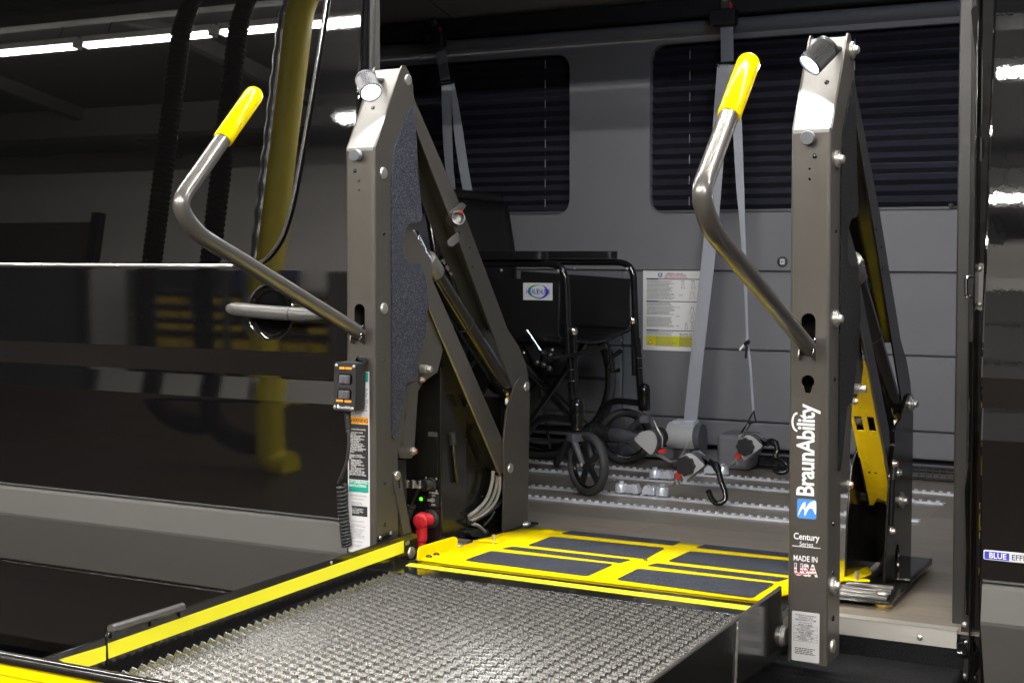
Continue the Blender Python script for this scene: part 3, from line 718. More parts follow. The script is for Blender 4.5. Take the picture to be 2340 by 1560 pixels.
def build_side(dx, right):
    x0, xf = X0 + dx, XF + dx
    def T(px, py, x=XF): return PX(px, py, x) + Vector((dx, 0, 0))
    # ---- post: front plate with slots, two side plates, inside
    zb0 = -0.034
    ex, ez = Vector((1, 0, 0)), Vector((0, 0, 1)); xm = x0 + 0.0365
    slot = rrect((xm, YF, 0.6005), ex, ez, 0.028, 0.083, 0.0139, 7)
    kh = [Vector((xm + 0.0125 * cos(a), YF, 0.511 + 0.0125 * sin(a))) for a in [radians(-50 + 280 * k / 16) for k in range(17)]] + \
         [Vector((xm - 0.0072, YF, 0.4955)), Vector((xm - 0.005, YF, 0.489)), Vector((xm + 0.005, YF, 0.489)), Vector((xm + 0.0072, YF, 0.4955))]
    small = [circ((xm, YF, z), ex, ez, 0.0022, 8) for z in (0.917, 0.897)]
    e = 0.0065
    front = [Vector((x0 + e, YF, zb0 + 0.004)), Vector((x0 + PWD - e, YF, zb0)), Vector((x0 + PWD - e, YF, 0.989)), Vector((x0 + e, YF, 0.989))]
    side = [(YF + e, zb0), (YF + e, 0.995), (2.742, 1.178), (2.750, 1.187), (2.764, 1.187), (2.780, 1.172), (2.796, 1.145), (2.800, 1.105), (2.760, 0.98), (2.728, 0.86), (2.724, 0.75), (2.724, zb0)]
    g = G().plate(front, (0, 0.004, 0), [slot, kh] + small)
    for xs, th in ((x0, 0.004), (xf, -0.004)):
        g.plate([Vector((xs, a, b)) for a, b in side], (th, 0, 0))
    for s, xs in ((1, x0 + e), (-1, xf - e)):       # rounded vertical corners
        rows = []
        for k in range(6):
            a = radians(90 * k / 5)
            rows.append([Vector((xs - s * e * sin(a), YF + e - e * cos(a), z)) for z in (zb0, 0.992)])
        g.strip(rows)
    post = g.obj("post", M["lift"], lift, smooth=30, bevel=0.0012)
    post["label"] = ("upright lift post with white brand lettering, right of the platform" if right else "upright lift post with warning label, left of the platform")
    G().box(x0 + 0.006, xf - 0.006, YF + 0.05, YF + 0.085, zb0, 0.97).obj("post_dark_fill", M["liftdark"], post)  # dark fill standing in for the shade inside the hollow post
    # sloping cap plate between the raised side plates
    ca, cb = Vector((0, YF + 0.003, 0.992)), Vector((0, 2.748, 1.180))
    nrm = Vector((0, -(cb - ca).z, (cb - ca).y)).normalized()
    cap = G().plate([Vector((x0 + 0.004, ca.y, ca.z)), Vector((xf - 0.004, ca.y, ca.z)), Vector((xf - 0.004, cb.y, cb.z)), Vector((x0 + 0.004, cb.y, cb.z))], -nrm * 0.003).obj("post_cap", M["cap"], post, bevel=0.0008)
    G().box(x0 + 0.004, xf - 0.004, YF - 0.001, YF + 0.003, 0.984, 0.9925).obj("cap_lip", M["cap"], post, bevel=0.0008)
    scr = ca.lerp(cb, 0.50)
    place("screw", rivet_me, post, frame(nrm, (x0 + 0.052 if right else x0 + 0.036, scr.y, scr.z)))
    # knob, small screw
    G().lathe([(0.0001, 0.017), (0.0125, 0.0168), (0.0135, 0.0155), (0.0135, 0.004), (0.0105, 0.003), (0.0105, 0)], frame((0, -1, 0), (xm - 0.001, YF, 0.9745)), 24).obj("stop_knob", M["greyplastic"], post, smooth=40)
    place("screw", rivet_me, post, frame((0, -1, 0), (xm + (0.010 if right else -0.010), YF, 0.9405)))
    # bolts on the +X face
    bme = nut_me if right else bolt_me
    ys = ((2.773, 1.156), (2.668, 0.936), (2.668, 0.631))
    for yy, zz in ys:
        place("bolt", bme, post, frame((1, 0, 0), (xf, yy, zz)) @ Matrix.Scale(1.0 if right else 1.25, 4))
    for zz in (0.800, 0.515, 0.235, 0.14): place("rivet", rivet_me, post, frame((1, 0, 0), (xf, 2.668, zz)))
    if right:
        place("bolt", nut_me, post, frame((1, 0, 0), (xf, 2.668, 0.115)))
        place("rivet", rivet_me, post, frame((1, 0, 0), (xf, 2.672, 0.05)) @ Matrix.Scale(1.2, 4))
        place("bolt", bolt_me, post, frame((1, 0, 0), (xf, 2.672, -0.005)) @ Matrix.Scale(1.3, 4))
    # ---- felt covered flap lying over the rear of the post
    fo = [(944, 236), (951, 300), (956, 400), (966, 498), (958, 508), (938, 510), (926, 528), (922, 560), (924, 590), (934, 602), (962, 602), (974, 640), (979, 690), (974, 760), (962, 802), (951, 862), (944, 870), (929, 876), (918, 935), (905, 1000), (897, 1003), (895, 420), (902, 340), (920, 290)]
    felt = fillet([T(a, b, XF + 0.0035) for a, b in fo], 0.008, 3, True)
    G().plate(felt, (-0.003, 0, 0)).obj("felt_flap", M["feltdark" if right else "felt"], post, bevel=0.001)
    # inner plate behind the felt notch and behind the lower flap
    ip = [(918, 400), (928, 400), (937, 512), (944, 528), (966, 562), (990, 602), (985, 690), (1012, 800), (1000, 850), (968, 872), (905, 985), (890, 985), (890, 500)]
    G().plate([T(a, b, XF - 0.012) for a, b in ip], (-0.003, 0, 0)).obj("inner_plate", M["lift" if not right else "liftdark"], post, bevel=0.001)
    G().plate([T(a, b, XF - 0.060) for a, b in ip], (-0.003, 0, 0)).obj("inner_plate", M["liftdark"], post, bevel=0.001)
    # small crank pin and stop
    pin = Vector((xf - 0.01, 2.8438, 0.481))
    G().lathe([(0.0001, 0.030), (0.007, 0.0295), (0.0085, 0.027), (0.0085, 0.018), (0.0105, 0.017), (0.0105, 0)], frame((1, 0, 0), pin), 18).obj("stop_pin", M["zinc"], post, smooth=40)
    p2 = T(966, 868) + Vector((-0.004, 0, 0))
    place("bolt", socket_me, post, frame((1, 0, 0), p2) @ Matrix.Scale(0.8, 4)); place("red_paint_mark", redtip_me, post, frame((1, 0, 0), p2) @ Matrix.Scale(0.8, 4))
    if not right:
        G().plate([T(a, b, XF - 0.02) for a, b in ((955, 845), (958, 815), (966, 840), (966, 852))], (-0.004, 0, 0)).obj("yellow_tab", M["yellow"], post)
    # ---- lower guide channel hanging behind the post and short platform link
    ch = [(931, 880), (957, 872), (951, 960), (946, 1040), (940, 1047), (914, 1046), (905, 1010)]
    gch = G().plate(fillet([T(a, b, XF - 0.004) for a, b in ch], 0.006, 3, True), (-0.004, 0, 0))
    gch.plate([T(a, b, XF - 0.004) for a, b in ((931, 880), (914, 1046), (917, 1046), (934, 880))], (-0.05, 0, 0))
    gch.obj("guide_channel", M["lift"], post, bevel=0.0012)
    p3 = T(943, 1030, XF - 0.004)
    place("bolt", socket_me, post, frame((1, 0, 0), p3)); place("red_paint_mark", redtip_me, post, frame((1, 0, 0), p3))
    if not right:
        lk = [(899, 1084), (903, 1076), (911, 1075), (917, 1084), (924, 1130), (944, 1240), (926, 1248), (912, 1160), (901, 1110)]
        G().plate(fillet([T(a, b, XF + 0.004) for a, b in lk], 0.006, 3, True), (-0.005, 0, 0), [rrect(T(913, 1105, XF + 0.004), (0, 0.2, -1), (0, 1, 0.2), 0.026, 0.008, 0.0038, 4)]).obj("platform_link", M["lift"], post, bevel=0.001)
        place("bolt", bolt_me, post, frame((1, 0, 0), T(908, 1086, XF + 0.004)))
        G().plate([T(a, b, XF - 0.02) for a, b in ((897, 1050), (928, 1050), (930, 1180), (934, 1240), (897, 1240))], (-0.004, 0, 0)).obj("link_backing", M["liftdark"], post)
    # ---- upper arm: channel of two flanges and a web along its upper edge
    ua = [(936, 172), (948, 230), (1065, 499), (1160, 752), (1186, 792), (1203, 835), (1210, 880), (1196, 905), (1172, 886), (1039, 525), (952, 300), (926, 200)]
    arm_g = G()
    arm_g.plate(fillet([T(a, b, XF - 0.005) for a, b in ua], 0.008, 3, True), (-0.004, 0, 0))
    arm_g.plate(fillet([T(a, b, XF - 0.005) + Vector((-0.060, 0, 0)) for a, b in ua], 0.008, 3, True), (-0.004, 0, 0))
    wa, wb = T(952, 240, XF - 0.009), T(1160, 754, XF - 0.009)
    arm_g.plate([wa, wb, wb + Vector((-0.056, 0, 0)), wa + Vector((-0.056, 0, 0))], Vector((0, -0.003, -0.003)))
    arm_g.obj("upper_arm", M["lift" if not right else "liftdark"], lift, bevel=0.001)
    if not right:
        cl = T(1041, 500, XF - 0.002)
        gcl = G().lathe([(0.016, -0.020), (0.0172, -0.020), (0.0172, 0.020), (0.016, 0.020), (0.012, 0.006), (0.0005, 0.004)], frame((0.75, -0.6, 0.1), cl), 22)
        gcl.obj("arm_clamp", M["cap"], lift, smooth=40)
        G().plate([T(a, b, XF + 0.004) for a, b in ((1028, 486), (1056, 462), (1066, 470), (1052, 490))], (-0.003, 0, 0)).obj("clamp_tab", M["cap"], lift)
        G().plate(fillet([T(a, b, XF + 0.002) for a, b in ((1035, 540), (1047, 530), (1049, 552), (1034, 564), (1026, 562), (1024, 550))], 0.004, 3, True), (-0.003, 0, 0)).obj("clamp_tab", M["cap"], lift, bevel=0.0006)
        G().box(cl.x + 0.016, cl.x + 0.022, cl.y - 0.012, cl.y - 0.003, cl.z + 0.014, cl.z + 0.019).obj("clamp_button", M["redplastic"], lift)
    for a, b in ((1050, 531), (1073, 566), (1079, 610)): place("rivet", rivet_me, lift, frame((1, 0, 0), T(a, b, XF - 0.005)) @ Matrix.Scale(0.55, 4))
    # ---- lower arm: flange, lit lower edge, and slotted web
    la = [(978, 698), (1031, 820), (1140, 1082), (1149, 1082), (1150, 1040), (1146, 1000), (1068, 820), (985, 632), (955, 640)]
    XA = XF - 0.006
    arm2 = G()
    arm2.plate(fillet([T(a, b, XA) for a, b in la], 0.006, 3, True), (-0.004, 0, 0))
    arm2.plate(fillet([T(a, b, XA) + Vector((-0.056, 0, 0)) for a, b in la], 0.006, 3, True), (-0.004, 0, 0))
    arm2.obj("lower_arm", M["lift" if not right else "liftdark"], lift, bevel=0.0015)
    A, B = T(978, 699, XA), T(1143, 1086, XA)
    u_ = (B - A); n_ = u_.cross(Vector((1, 0, 0))).normalized()
    if n_.y > 0: n_ = -n_
    def W(q, s): return A + u_ * q + Vector((-0.001 - 0.058 * s, 0, 0)) + n_ * 0.0005
    endnotch = [W(1.0, 0.0), W(1.0, 0.25), W(0.955, 0.33), W(0.945, 0.6), W(0.99, 0.8), W(0.99, 1.0)]
    sl = [[W(0.500, 0.12), W(0.500, 0.38), W(0.575, 0.38), W(0.575, 0.12)], [W(0.500, 0.58), W(0.500, 0.86), W(0.575, 0.86), W(0.575, 0.58)]]
    G().plate([W(0.22 if right else -0.1, 0), W(0.22 if right else -0.1, 1)] + endnotch[::-1], -n_ * 0.003, sl).obj("arm_web", M["reflectedyellow" if right else "liftdark"], lift, bevel=0.0006)  # right web carries the bridge plate's reflection as a flat yellow
    G().tube([A + u_ * 0.0, B], 0.0030, 8).obj("arm_bend", M["tube"], lift)
    for q, s in ((0.80, 0.45), (0.80, 0.7)):
        place("rivet", rivet_me, lift, frame(n_, W(q, s)) @ Matrix.Scale(0.6, 4))
    # ---- hydraulic cylinder with spring, collar, clamp ring and brass fitting
    xc = XF - 0.034
    a0, a1, a2, a3 = T(944, 536, xc), T(972, 592, xc), T(997, 636, xc), T(1158, 892, xc)
    ax = (a3 - a2).normalized()
    G().cyl(a0, a1, 0.009, 12).obj("piston_rod", M["tube"], lift)
    sp = []
    L = (a1 - a0).length; f = frame(ax)
    for k in range(13 * 12 + 1):
        an = 2 * pi * k / 12; sp.append(a0 + (a1 - a0) * (k / (13 * 12)) + (f.to_3x3() @ Vector((cos(an), sin(an), 0))) * 0.0135)
    G().tube(sp, 0.0019, 6).obj("return_spring", M["chromedark"], lift, smooth=60)
    R = 0.0265
    G().lathe([(0.012, -0.004), (R * 0.97, 0.0), (R * 1.02, 0.003), (R * 1.02, 0.055), (R * 0.98, 0.057)], frame(ax, a1), 26).obj("cylinder_collar", M["cap"], lift, smooth=40)
    G().cyl(a2 - ax * 0.012, a3, R * 0.96, 28).obj("cylinder_barrel", M["barrel"], lift)
    mid = a2.lerp(a3, 0.38)
    G().lathe([(R * 0.97, -0.0018), (R * 1.03, -0.0018), (R * 1.03, 0.0018), (R * 0.97, 0.0018)], frame(ax, mid), 26, cap=False).obj("cylinder_tie", M["rubber"], lift)
    G().lathe([(0.008, 0), (0.008, 0.008), (0.006, 0.010), (0.006, 0.02)], frame(Vector((0.3, -0.5, -0.6)), a3 + Vector((0.012, -0.02, -0.004))), 6).obj("brass_fitting", M["brass"], lift, smooth=0)
    G().cyl(a3 + Vector((0.014, -0.026, -0.020)), a3 + Vector((0.018, -0.034, -0.032)), 0.005, 10).obj("fitting_ferrule", M["white"], lift)
    v0 = T(1007, 590, xc + 0.01)
    gv = G()
    for k, (l, r) in enumerate(((0.012, 0.0075), (0.008, 0.006), (0.012, 0.0075), (0.008, 0.0055), (0.014, 0.0065))):
        gv.lathe([(r, 0), (r, l * 0.9)], frame(ax, v0 + ax * 0.0125 * k), 6)
    gv.obj("hydraulic_valve", M["chrome"], lift, smooth=0)
    G().tube(smooth_path([v0 + ax * 0.066, v0 + ax * 0.09 + Vector((0, 0.003, 0)), v0 + ax * 0.14 + Vector((-0.01, 0, 0))], 5), 0.0045, 8).obj("hydraulic_hose", M["rubber"], lift)
    # ---- tower on the van floor
    if right:
        tw = [(2022, 1334), (2030, 1180), (2034, 1085), (2040, 1050), (2045, 1015), (2044, 985), (2050, 968), (2060, 955), (2066, 930), (2074, 905), (2081, 898), (2087, 906), (2087, 960), (2081, 1318)]
        twp = [PX(a, b, XF + dx) for a, b in tw]
        hole = circ(PX(2050, 1278, XF + dx), (0, 1, 0), (0, 0, 1), 0.026, 18, 0.036)
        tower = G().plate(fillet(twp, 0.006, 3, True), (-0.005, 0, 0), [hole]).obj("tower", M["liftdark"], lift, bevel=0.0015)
    else:
        tw = [(1150, 1217), (1153, 1080), (1151, 1010), (1158, 940), (1177, 880), (1188, 862), (1199, 857), (1208, 866), (1211, 900), (1206, 1206)]
        tower = G().plate(fillet([T(a, b) for a, b in tw], 0.006, 3, True), (-0.005, 0, 0)).obj("tower", M["lift"], lift, bevel=0.0015)
    tower["label"] = "right tower plate of the lift" if right else "left tower plate of the lift"
    op = [(3.08, 0.012), (3.09, 0.16), (3.13, 0.28), (3.21, 0.33), (3.30, 0.40), (3.36, 0.43), (3.395, 0.40), (3.395, 0.012)]
    G().plate([Vector((x0 - 0.004, a, b)) for a, b in op], (0.005, 0, 0)).obj("tower_plate", M["liftdark"], tower, bevel=0.0015)
    G().box(x0 + 0.001, xf - 0.005, 3.375, 3.38, 0.012, 0.36).obj("tower_back", M["liftdark"], tower)
    bm_ = nut_me if right else bolt_me
    place("bolt", bm_, tower, frame((1, 0, 0), T(1203, 883) if not right else PX(2080, 922, xf)) @ Matrix.Scale(1.25 if not right else 1.1, 4))
    place("bolt", bm_, tower, frame((1, 0, 0), T(1166, 1069) if not right else PX(2058, 1142, xf)) @ Matrix.Scale(1.25 if not right else 1.1, 4))
    G().cyl((x0, 3.282, 0.184), (xf - 0.004, 3.282, 0.184), 0.010, 12).obj("pivot_shaft", M["zinc"], tower)
    # gas strut beside the tower
    if right:
        g0, g1 = PX(2040, 1095, xf + 0.004), PX(2036, 1200, xf + 0.004)
        G().cyl(g0, g1, 0.0065, 12).obj("gas_strut", M["black"], tower); G().cyl(g0 + (g0 - g1) * 0.4, g0, 0.003, 8).obj("strut_rod", M["chrome"], tower)
        for p in (g0 + (g0 - g1) * 0.35, g1 - Vector((0, 0, 0.012))):
            place("bolt", socket_me, tower, frame((1, 0, 0), p)); place("red_paint_mark", redtip_me, tower, frame((1, 0, 0), p))
        place("bolt", socket_me, tower, frame((1, 0.2, 0), g0 + Vector((0.004, 0.03, 0.012))))
    else:
        g0, g1 = T(1035, 1015, XF - 0.03), T(1044, 1100, XF - 0.03)
        G().cyl(g0, g1, 0.0062, 12).obj("gas_strut", M["black"], tower); G().cyl(g0 + (g0 - g1) * 0.3, g0, 0.009, 12).obj("strut_cap", M["plastic"], tower)
        place("bolt", rivet_me, tower, frame((1, 0, 0), g1))
        bp = [(1010, 1000), (1015, 945), (1035, 955), (1060, 985), (1068, 1005), (1055, 1012), (1040, 1004), (1026, 1005), (1022, 975), (1018, 978), (1017, 1002)]
        G().plate([T(a, b, XF - 0.04) for a, b in bp], (-0.003, 0, 0)).obj("strut_bracket", M["lift"], tower, bevel=0.0008)
        fp_ = [(1043, 1240), (1047, 1130), (1052, 1062), (1066, 1003), (1085, 1050), (1150, 1090), (1150, 1216)]
        G().plate([T(a, b, XF - 0.05) for a, b in fp_], (-0.004, 0, 0)).obj("tower_front_plate", M["liftdark"], tower, bevel=0.0012)
    return post, tower
def handrail(dx, right):
    xm = X0 + dx + 0.0365
    pts = [(2.640, 0.568), (2.628, 0.579), (2.110, 0.784), (2.030, 0.822), (2.054, 0.872), (2.150, 0.961), (2.262, 1.074)]
    path = [Vector((xm, 2.650, 0.570)), Vector((xm, 2.098, 0.7875)), Vector((xm, 2.018, 0.835)), Vector((xm, 2.135, 0.950)), Vector((xm, 2.262, 1.077))]
    path = fillet([path[0], path[1] + Vector((0, -0.02, 0.008)), path[2] + Vector((0, 0.008, 0.012)), path[4]], [0, 0.075, 0.085, 0], 12)
    o = G().tube(path, 0.0162, 24).obj("handrail", M["tube"], lift, smooth=50)
    o["label"] = "bent bronze handrail with yellow grip, right post" if right else "bent bronze handrail with yellow grip, left post"
    e = path[-1]; d_ = (path[-1] - path[-3]).normalized()
    L = 0.150
    prof = [(0.0182, 0.0), (0.0192, 0.0015), (0.0196, L - 0.016), (0.0185, L - 0.009), (0.0150, L - 0.003), (0.0090, L - 0.0003), (0.0003, L)]
    G().lathe(prof, frame(d_, e - d_ * (L - 0.006)), 30).obj("handrail_grip", M["grip"], o, smooth=60)
    # flattened lug at the lower end, held in the slot
    G().plate(rrect(Vector((xm - 0.0155, 2.636, 0.565)), (0, 1, -0.3), (0, 0.3, 1), 0.04, 0.030, 0.006, 3), (0.003, 0, 0)).obj("rail_lug", M["tube"], o, bevel=0.001)
    G().plate(rrect(Vector((xm + 0.0125, 2.636, 0.572)), (0, 1, -0.3), (0, 0.3, 1), 0.04, 0.042, 0.008, 3), (0.003, 0, 0)).obj("rail_lug", M["chromedark"], o, bevel=0.001)
    return o
lpost, ltower = build_side(0, False)
rpost, rtower = build_side(DXR, True)
handrail(0, False); handrail(DXR, True)
# ---- work lights on the post caps
def work_light(post, lens_px, back_px, yl, yb, right):
    a = PY(*back_px, yb); b = PY(*lens_px, yl)
    ax = (b - a).normalized(); L = 0.060; R = 0.0245
    c0 = b - ax * L
    f = frame(ax, c0)
    n = 36; vs = []; fs = []
    prof = [(0.3, 0.0), (0.9, 0.001), (1.0, 0.006), (1.0, 0.010)]
    g = G().lathe([(R * r, z) for r, z in prof], f, n, cap=True)
    rows = []
    for z in (0.010, L - 0.004):
        r_ = []
        for k in range(n * 2):
            an = 2 * pi * (k + 0.5) / (n * 2); rr = R * (1.0 if k % 2 else 0.93)
            r_.append(f @ Vector((rr * cos(an), rr * sin(an), z)))
        rows.append(r_)
    g.strip(rows, closed=True)
    lamp = g.obj("work_light", M["plastic" if right else "greyplastic"], post, smooth=0)
    lamp["label"] = "ribbed black work light shining from the post cap"
    G().lathe([(R * 0.93, L - 0.005), (R * 1.0, L - 0.004), (R * 1.0, L), (R * 0.9, L), (R * 0.86, L - 0.005)], f, n, cap=False).obj("lamp_bezel", M["plastic"], lamp, smooth=30)
    G().lathe([(0.0003, L - 0.0025), (R * 0.88, L - 0.0040)], f, n, cap=False).obj("lamp_lens", M["led"], lamp, smooth=60)
    capp = Vector((c0.x, 2.631 + (c0.z - 0.99) * 0.63, c0.z))
    G().cyl(c0 + ax * 0.008, capp + Vector((0, 0.002, 0)), 0.006, 10).obj("lamp_stalk", M["plastic"], lamp)
    ld = bpy.data.lights.new("work_light_beam", "SPOT"); ld.energy = LAMP_POWER; ld.color = (0.90, 0.95, 1.0)
    ld.spot_size = radians(165); ld.spot_blend = 0.18; ld.shadow_soft_size = 0.012
    lo = bpy.data.objects.new("work_light_beam", ld)
    link(lo, lamp, frame(-ax, b + ax * 0.001))
work_light(lpost, (848, 213), (832, 172), 2.632, 2.664, False)
work_light(rpost, (1849, 150), (1897, 100), 2.628, 2.660, True)
# ---- platform: expanded metal deck, frame, side rails, roll stop
ZP = 0.050
XL, XR = -1.700, -0.800                  # inner face of the left rail, inner face of the right rail
plat = G().box(XL, XR, 2.610, 2.735, ZP - 0.020, ZP).obj("platform", M["black"], lift, bevel=0.002)
plat["label"] = "black steel lift platform with expanded metal deck and yellow edge tape"
G().box(XL, XR, 1.585, 1.625, ZP - 0.03, ZP - 0.006).obj("front_cross_member", M["black"], plat, bevel=0.002)
for x in (XL + 0.010, -1.40, -1.10, XR - 0.010): G().box(x - 0.012, x + 0.012, 1.62, 2.615, ZP - 0.045, ZP - 0.014).obj("deck_bearer", M["black"], plat)
# yellow edge stripe on the inboard lip
q = [PZ(a, b, ZP + 0.0006) for a, b in ((926, 1292), (938, 1286), (1721, 1385), (1712, 1394))]
G().plate(q, (0, 0, 0.0004)).obj("edge_stripe", M["tape"], plat, smooth=0)
# expanded metal: rows of bent strands meeting at staggered bonds
H, LW = 0.01125, 0.027
g = G(); y = 1.622; s = 0
xs0, xs1 = XL + 0.018, XR - 0.008
while y < 2.606:
    pts = []
    k = 0; x = xs0 - LW
    while x < xs1 + LW:
        up_ = (k + s) % 2 == 0
        yy = y + (0.0014 if up_ else H - 0.0014)
        zz = ZP - 0.004 + (0.0030 if up_ else -0.0026)
        for dx_ in (-0.0100, 0.0100):
            xx = x + dx_
            if xs0 <= xx <= xs1: pts.append((xx, yy, zz, up_))
        x += LW; k += 1
    n = len(pts); vs = []; fs = []
    for (xx, yy, zz, u2) in pts:
        # cross-section: flat bar leaning outward, its upper edge toward the van
        t = 0.0013; hgt = 0.0030; lean = 0.0016 if u2 else 0.0006
        jig = RNG.uniform(-0.0001, 0.0001)
        vs += [(xx, yy - t - lean, zz - hgt + jig), (xx, yy + t - lean, zz - hgt + 0.001 + jig), (xx, yy + t + lean, zz + hgt + jig), (xx, yy - t + lean, zz + hgt - 0.001 + jig)]
    for i in range(n - 1):
        for c in range(4):
            d2 = (c + 1) % 4
            fs.append((i * 4 + c, i * 4 + d2, (i + 1) * 4 + d2, (i + 1) * 4 + c))
    fs += [(0, 1, 2, 3), tuple((n - 1) * 4 + c for c in (3, 2, 1, 0))]
    g.add(vs, fs)
    y += H; s += 1
mesh_o = g.obj("expanded_metal_deck", M["steel"], plat, smooth=0)
mesh_o["kind"] = "stuff"
# left rail
def RLp(px, py, x=XL): return PX(px, py, x)
ro = [RLp(a, b) for a, b in ((244, 1452), (250, 1444), (422, 1388), (943, 1216), (954, 1222), (957, 1262), (945, 1285))]
ro += [Vector((XL, ro[-1].y, -0.03)), Vector((XL, RLp(244, 1452).y, -0.03))]
rail_l = G().plate(ro, (-0.006, 0, 0)).obj("side_rail", M["black"], plat, bevel=0.0012)
rail_l["label"] = "left platform side rail with broad yellow tape"
y_out = 1.60
r2 = [RLp(241, 1457)]; a0_ = r2[0]
tipz = RLp(98, 1503)
ro2 = [Vector((XL, a0_.y, a0_.z)), Vector((XL, tipz.y - 0.02, tipz.z)), Vector((XL, tipz.y - 0.02, -0.03)), Vector((XL, a0_.y, -0.03))]
rail_o = G().plate(ro2, (-0.006, 0, 0)).obj("side_rail", M["black"], plat, bevel=0.0012)
def tape(pts, x, nm="rail_tape", parent=rail_l, d=0.0008):
    return G().plate([PX(a, b, x + d) for a, b in pts], (-0.0005, 0, 0)).obj(nm, M["tape"], parent, smooth=0)
tape([(247, 1469), (923, 1234), (923, 1262), (248, 1504)], XL)
tape([(135, 1506), (242, 1474), (242, 1508), (180, 1530)], XL, parent=rail_o)
h0, h1 = RLp(256, 1441), RLp(420, 1390)
up3 = Vector((-0.003, 0, 0.003))
G().tube([h0 + up3, h1 + up3], 0.0080, 14).obj("hinge_rod", M["tube"], rail_l)
for q in (0.02, 0.55, 0.97): G().obox(h0.lerp(h1, q) + Vector((0, 0, -0.006)), (0.004, 0, 0), (0, 0.008, 0), (0, 0, 0.006)).obj("hinge_knuckle", M["black"], rail_l)
place("screw", screw_me, rail_l, frame((1, 0, 0), RLp(757, 1285, XL)) @ Matrix.Scale(0.6, 4))
place("bolt", bolt_me, rail_l, frame((1, 0, 0), RLp(940, 1262, XL)) @ Matrix.Scale(1.3, 4))
G().plate([RLp(a, b, XL + 0.001) for a, b in ((925, 1238), (935, 1234), (935, 1242), (926, 1246))], (0.001, 0, 0)).obj("rail_slot", M["zinc"], rail_l)
sw0, sw1 = PX(866, 1228, XF + 0.001), PX(890, 1217, XF + 0.001)
G().plate([PX(a, b, XF + 0.001) for a, b in ((862, 1226), (893, 1213), (893, 1224), (862, 1238))], (0.003, 0, 0)).obj("post_bracket", M["black"], lpost, bevel=0.001)
for p in (sw0, sw1): place("screw", screw_me, lpost, frame((1, 0, 0), p + Vector((0.003, 0, 0))) @ Matrix.Scale(0.7, 4))
# right rail with weld bead
XRo = XR + 0.006
rr_ = [PX(a, b, XRo) for a, b in ((1786, 1342), (1682, 1418), (1493, 1556))]
ro = [rr_[0], rr_[1], rr_[2], Vector((XRo, 1.62, rr_[2].z)), Vector((XRo, 1.62, -0.035)), PX(1700, 1556, XRo), PX(1781, 1502, XRo), PX(1792, 1480, XRo)]
ro = [Vector((XRo, p.y, p.z)) for p in ro]
rail_r = G().plate(ro, (-0.006, 0, 0)).obj("side_rail", M["black"], plat, bevel=0.0012)
rail_r["label"] = "right platform side rail with a weld seam"
w0, w1 = PX(1684, 1420, XRo), PX(1678, 1575, XRo)
wp = [w0.lerp(w1, k / 30) + Vector((0.0005 + 0.0006 * RNG.random(), 0.0006 * RNG.uniform(-1, 1), 0)) for k in range(31)]
G().tube(wp, [0.0030 + 0.0006 * RNG.uniform(-1, 1) for _ in wp], 8).obj("weld_bead", M["cap"], rail_r)
pvt = PX(1787, 1472, XRo)
G().lathe([(0.0001, 0.010), (0.016, 0.0098), (0.018, 0.008), (0.018, 0.004), (0.021, 0.0035), (0.021, 0)], frame((1, 0, 0), Vector((XRo, 2.66, 0.006))), 26).obj("pivot_bolt", M["zinc"], rail_r, smooth=40)
G().tube([p + Vector((-0.003, 0, 0.0)) for p in (ro[0], ro[1], ro[2], ro[3])], 0.0036, 8).obj("rail_top_edge", M["tube"], rail_r)
# outer roll stop
Yr = 1.585
ra, rb = PY(0, 1478, Yr), PY(340, 1556, Yr)
zt2 = (ra.z + rb.z) / 2
rs = G().box(-1.78, -0.785, Yr - 0.004, Yr, -0.045, zt2 - 0.016).obj("roll_stop", M["yellow"], lift, bevel=0.002)
rs["label"] = "yellow outer roll stop with black rounded top edge"
G().tube([(-1.785, Yr - 0.002, zt2 - 0.010), (-0.78, Yr - 0.002, zt2 - 0.010)], 0.0105, 18).obj("roll_stop_edge", M["black"], rs)
G().tube([(-1.78, Yr - 0.006, zt2 - 0.034), (-0.785, Yr - 0.006, zt2 - 0.034)], 0.0022, 8).obj("roll_stop_bead", M["yellow"], rs)
# ---- yellow bridge plate, sloping down onto the van floor, with grit pads
BYA, BYB, BZA, BZB = 2.740, 3.345, 0.0560, 0.0180
BYM = 2.985
def bz(y):
    zm = 0.0450
    return BZA + (zm - BZA) * (y - BYA) / (BYM - BYA) if y < BYM else zm + (BZB - zm) * (y - BYM) / (BYB - BYM)
def bp_(px, py):
    p = PZ(px, py, 0.04)
    for _ in range(8): p = PZ(px, py, bz(p.y))
    return p
BL, BR = -1.690, -0.775
g = G()
left_prof = [(BYA, -1.675), (2.80, -1.675), (BYM, -1.675), (3.02, -1.690), (3.12, -1.690), (3.18, -1.700), (3.30, -1.700), (BYB, -1.660)]
right_prof = [(BYA, -0.858), (2.76, -0.830), (BYM, -0.800), (3.02, -0.770), (3.08, -0.738), (3.18, -0.740), (3.29, -0.782), (BYB, -0.800)]
rows = [[Vector((a + (b - a) * k / 12, yy, bz(yy))) for k in range(13)] for (yy, a), (_, b) in zip(left_prof, right_prof)]
lip = [Vector((p.x, p.y - 0.009, p.z - 0.0015)) for p in rows[0]]
lip2 = [Vector((p.x, p.y - 0.011, p.z - 0.005)) for p in rows[0]]
g.strip([lip2, lip] + rows)
bridge = g.obj("bridge_plate", M["yellow"], lift, smooth=50)
sm = bridge.modifiers.new("thick", "SOLIDIFY"); sm.thickness = 0.004; sm.offset = -1
bridge["label"] = "yellow bridge plate with dark grit pads between platform and van floor"
S = 2.4894
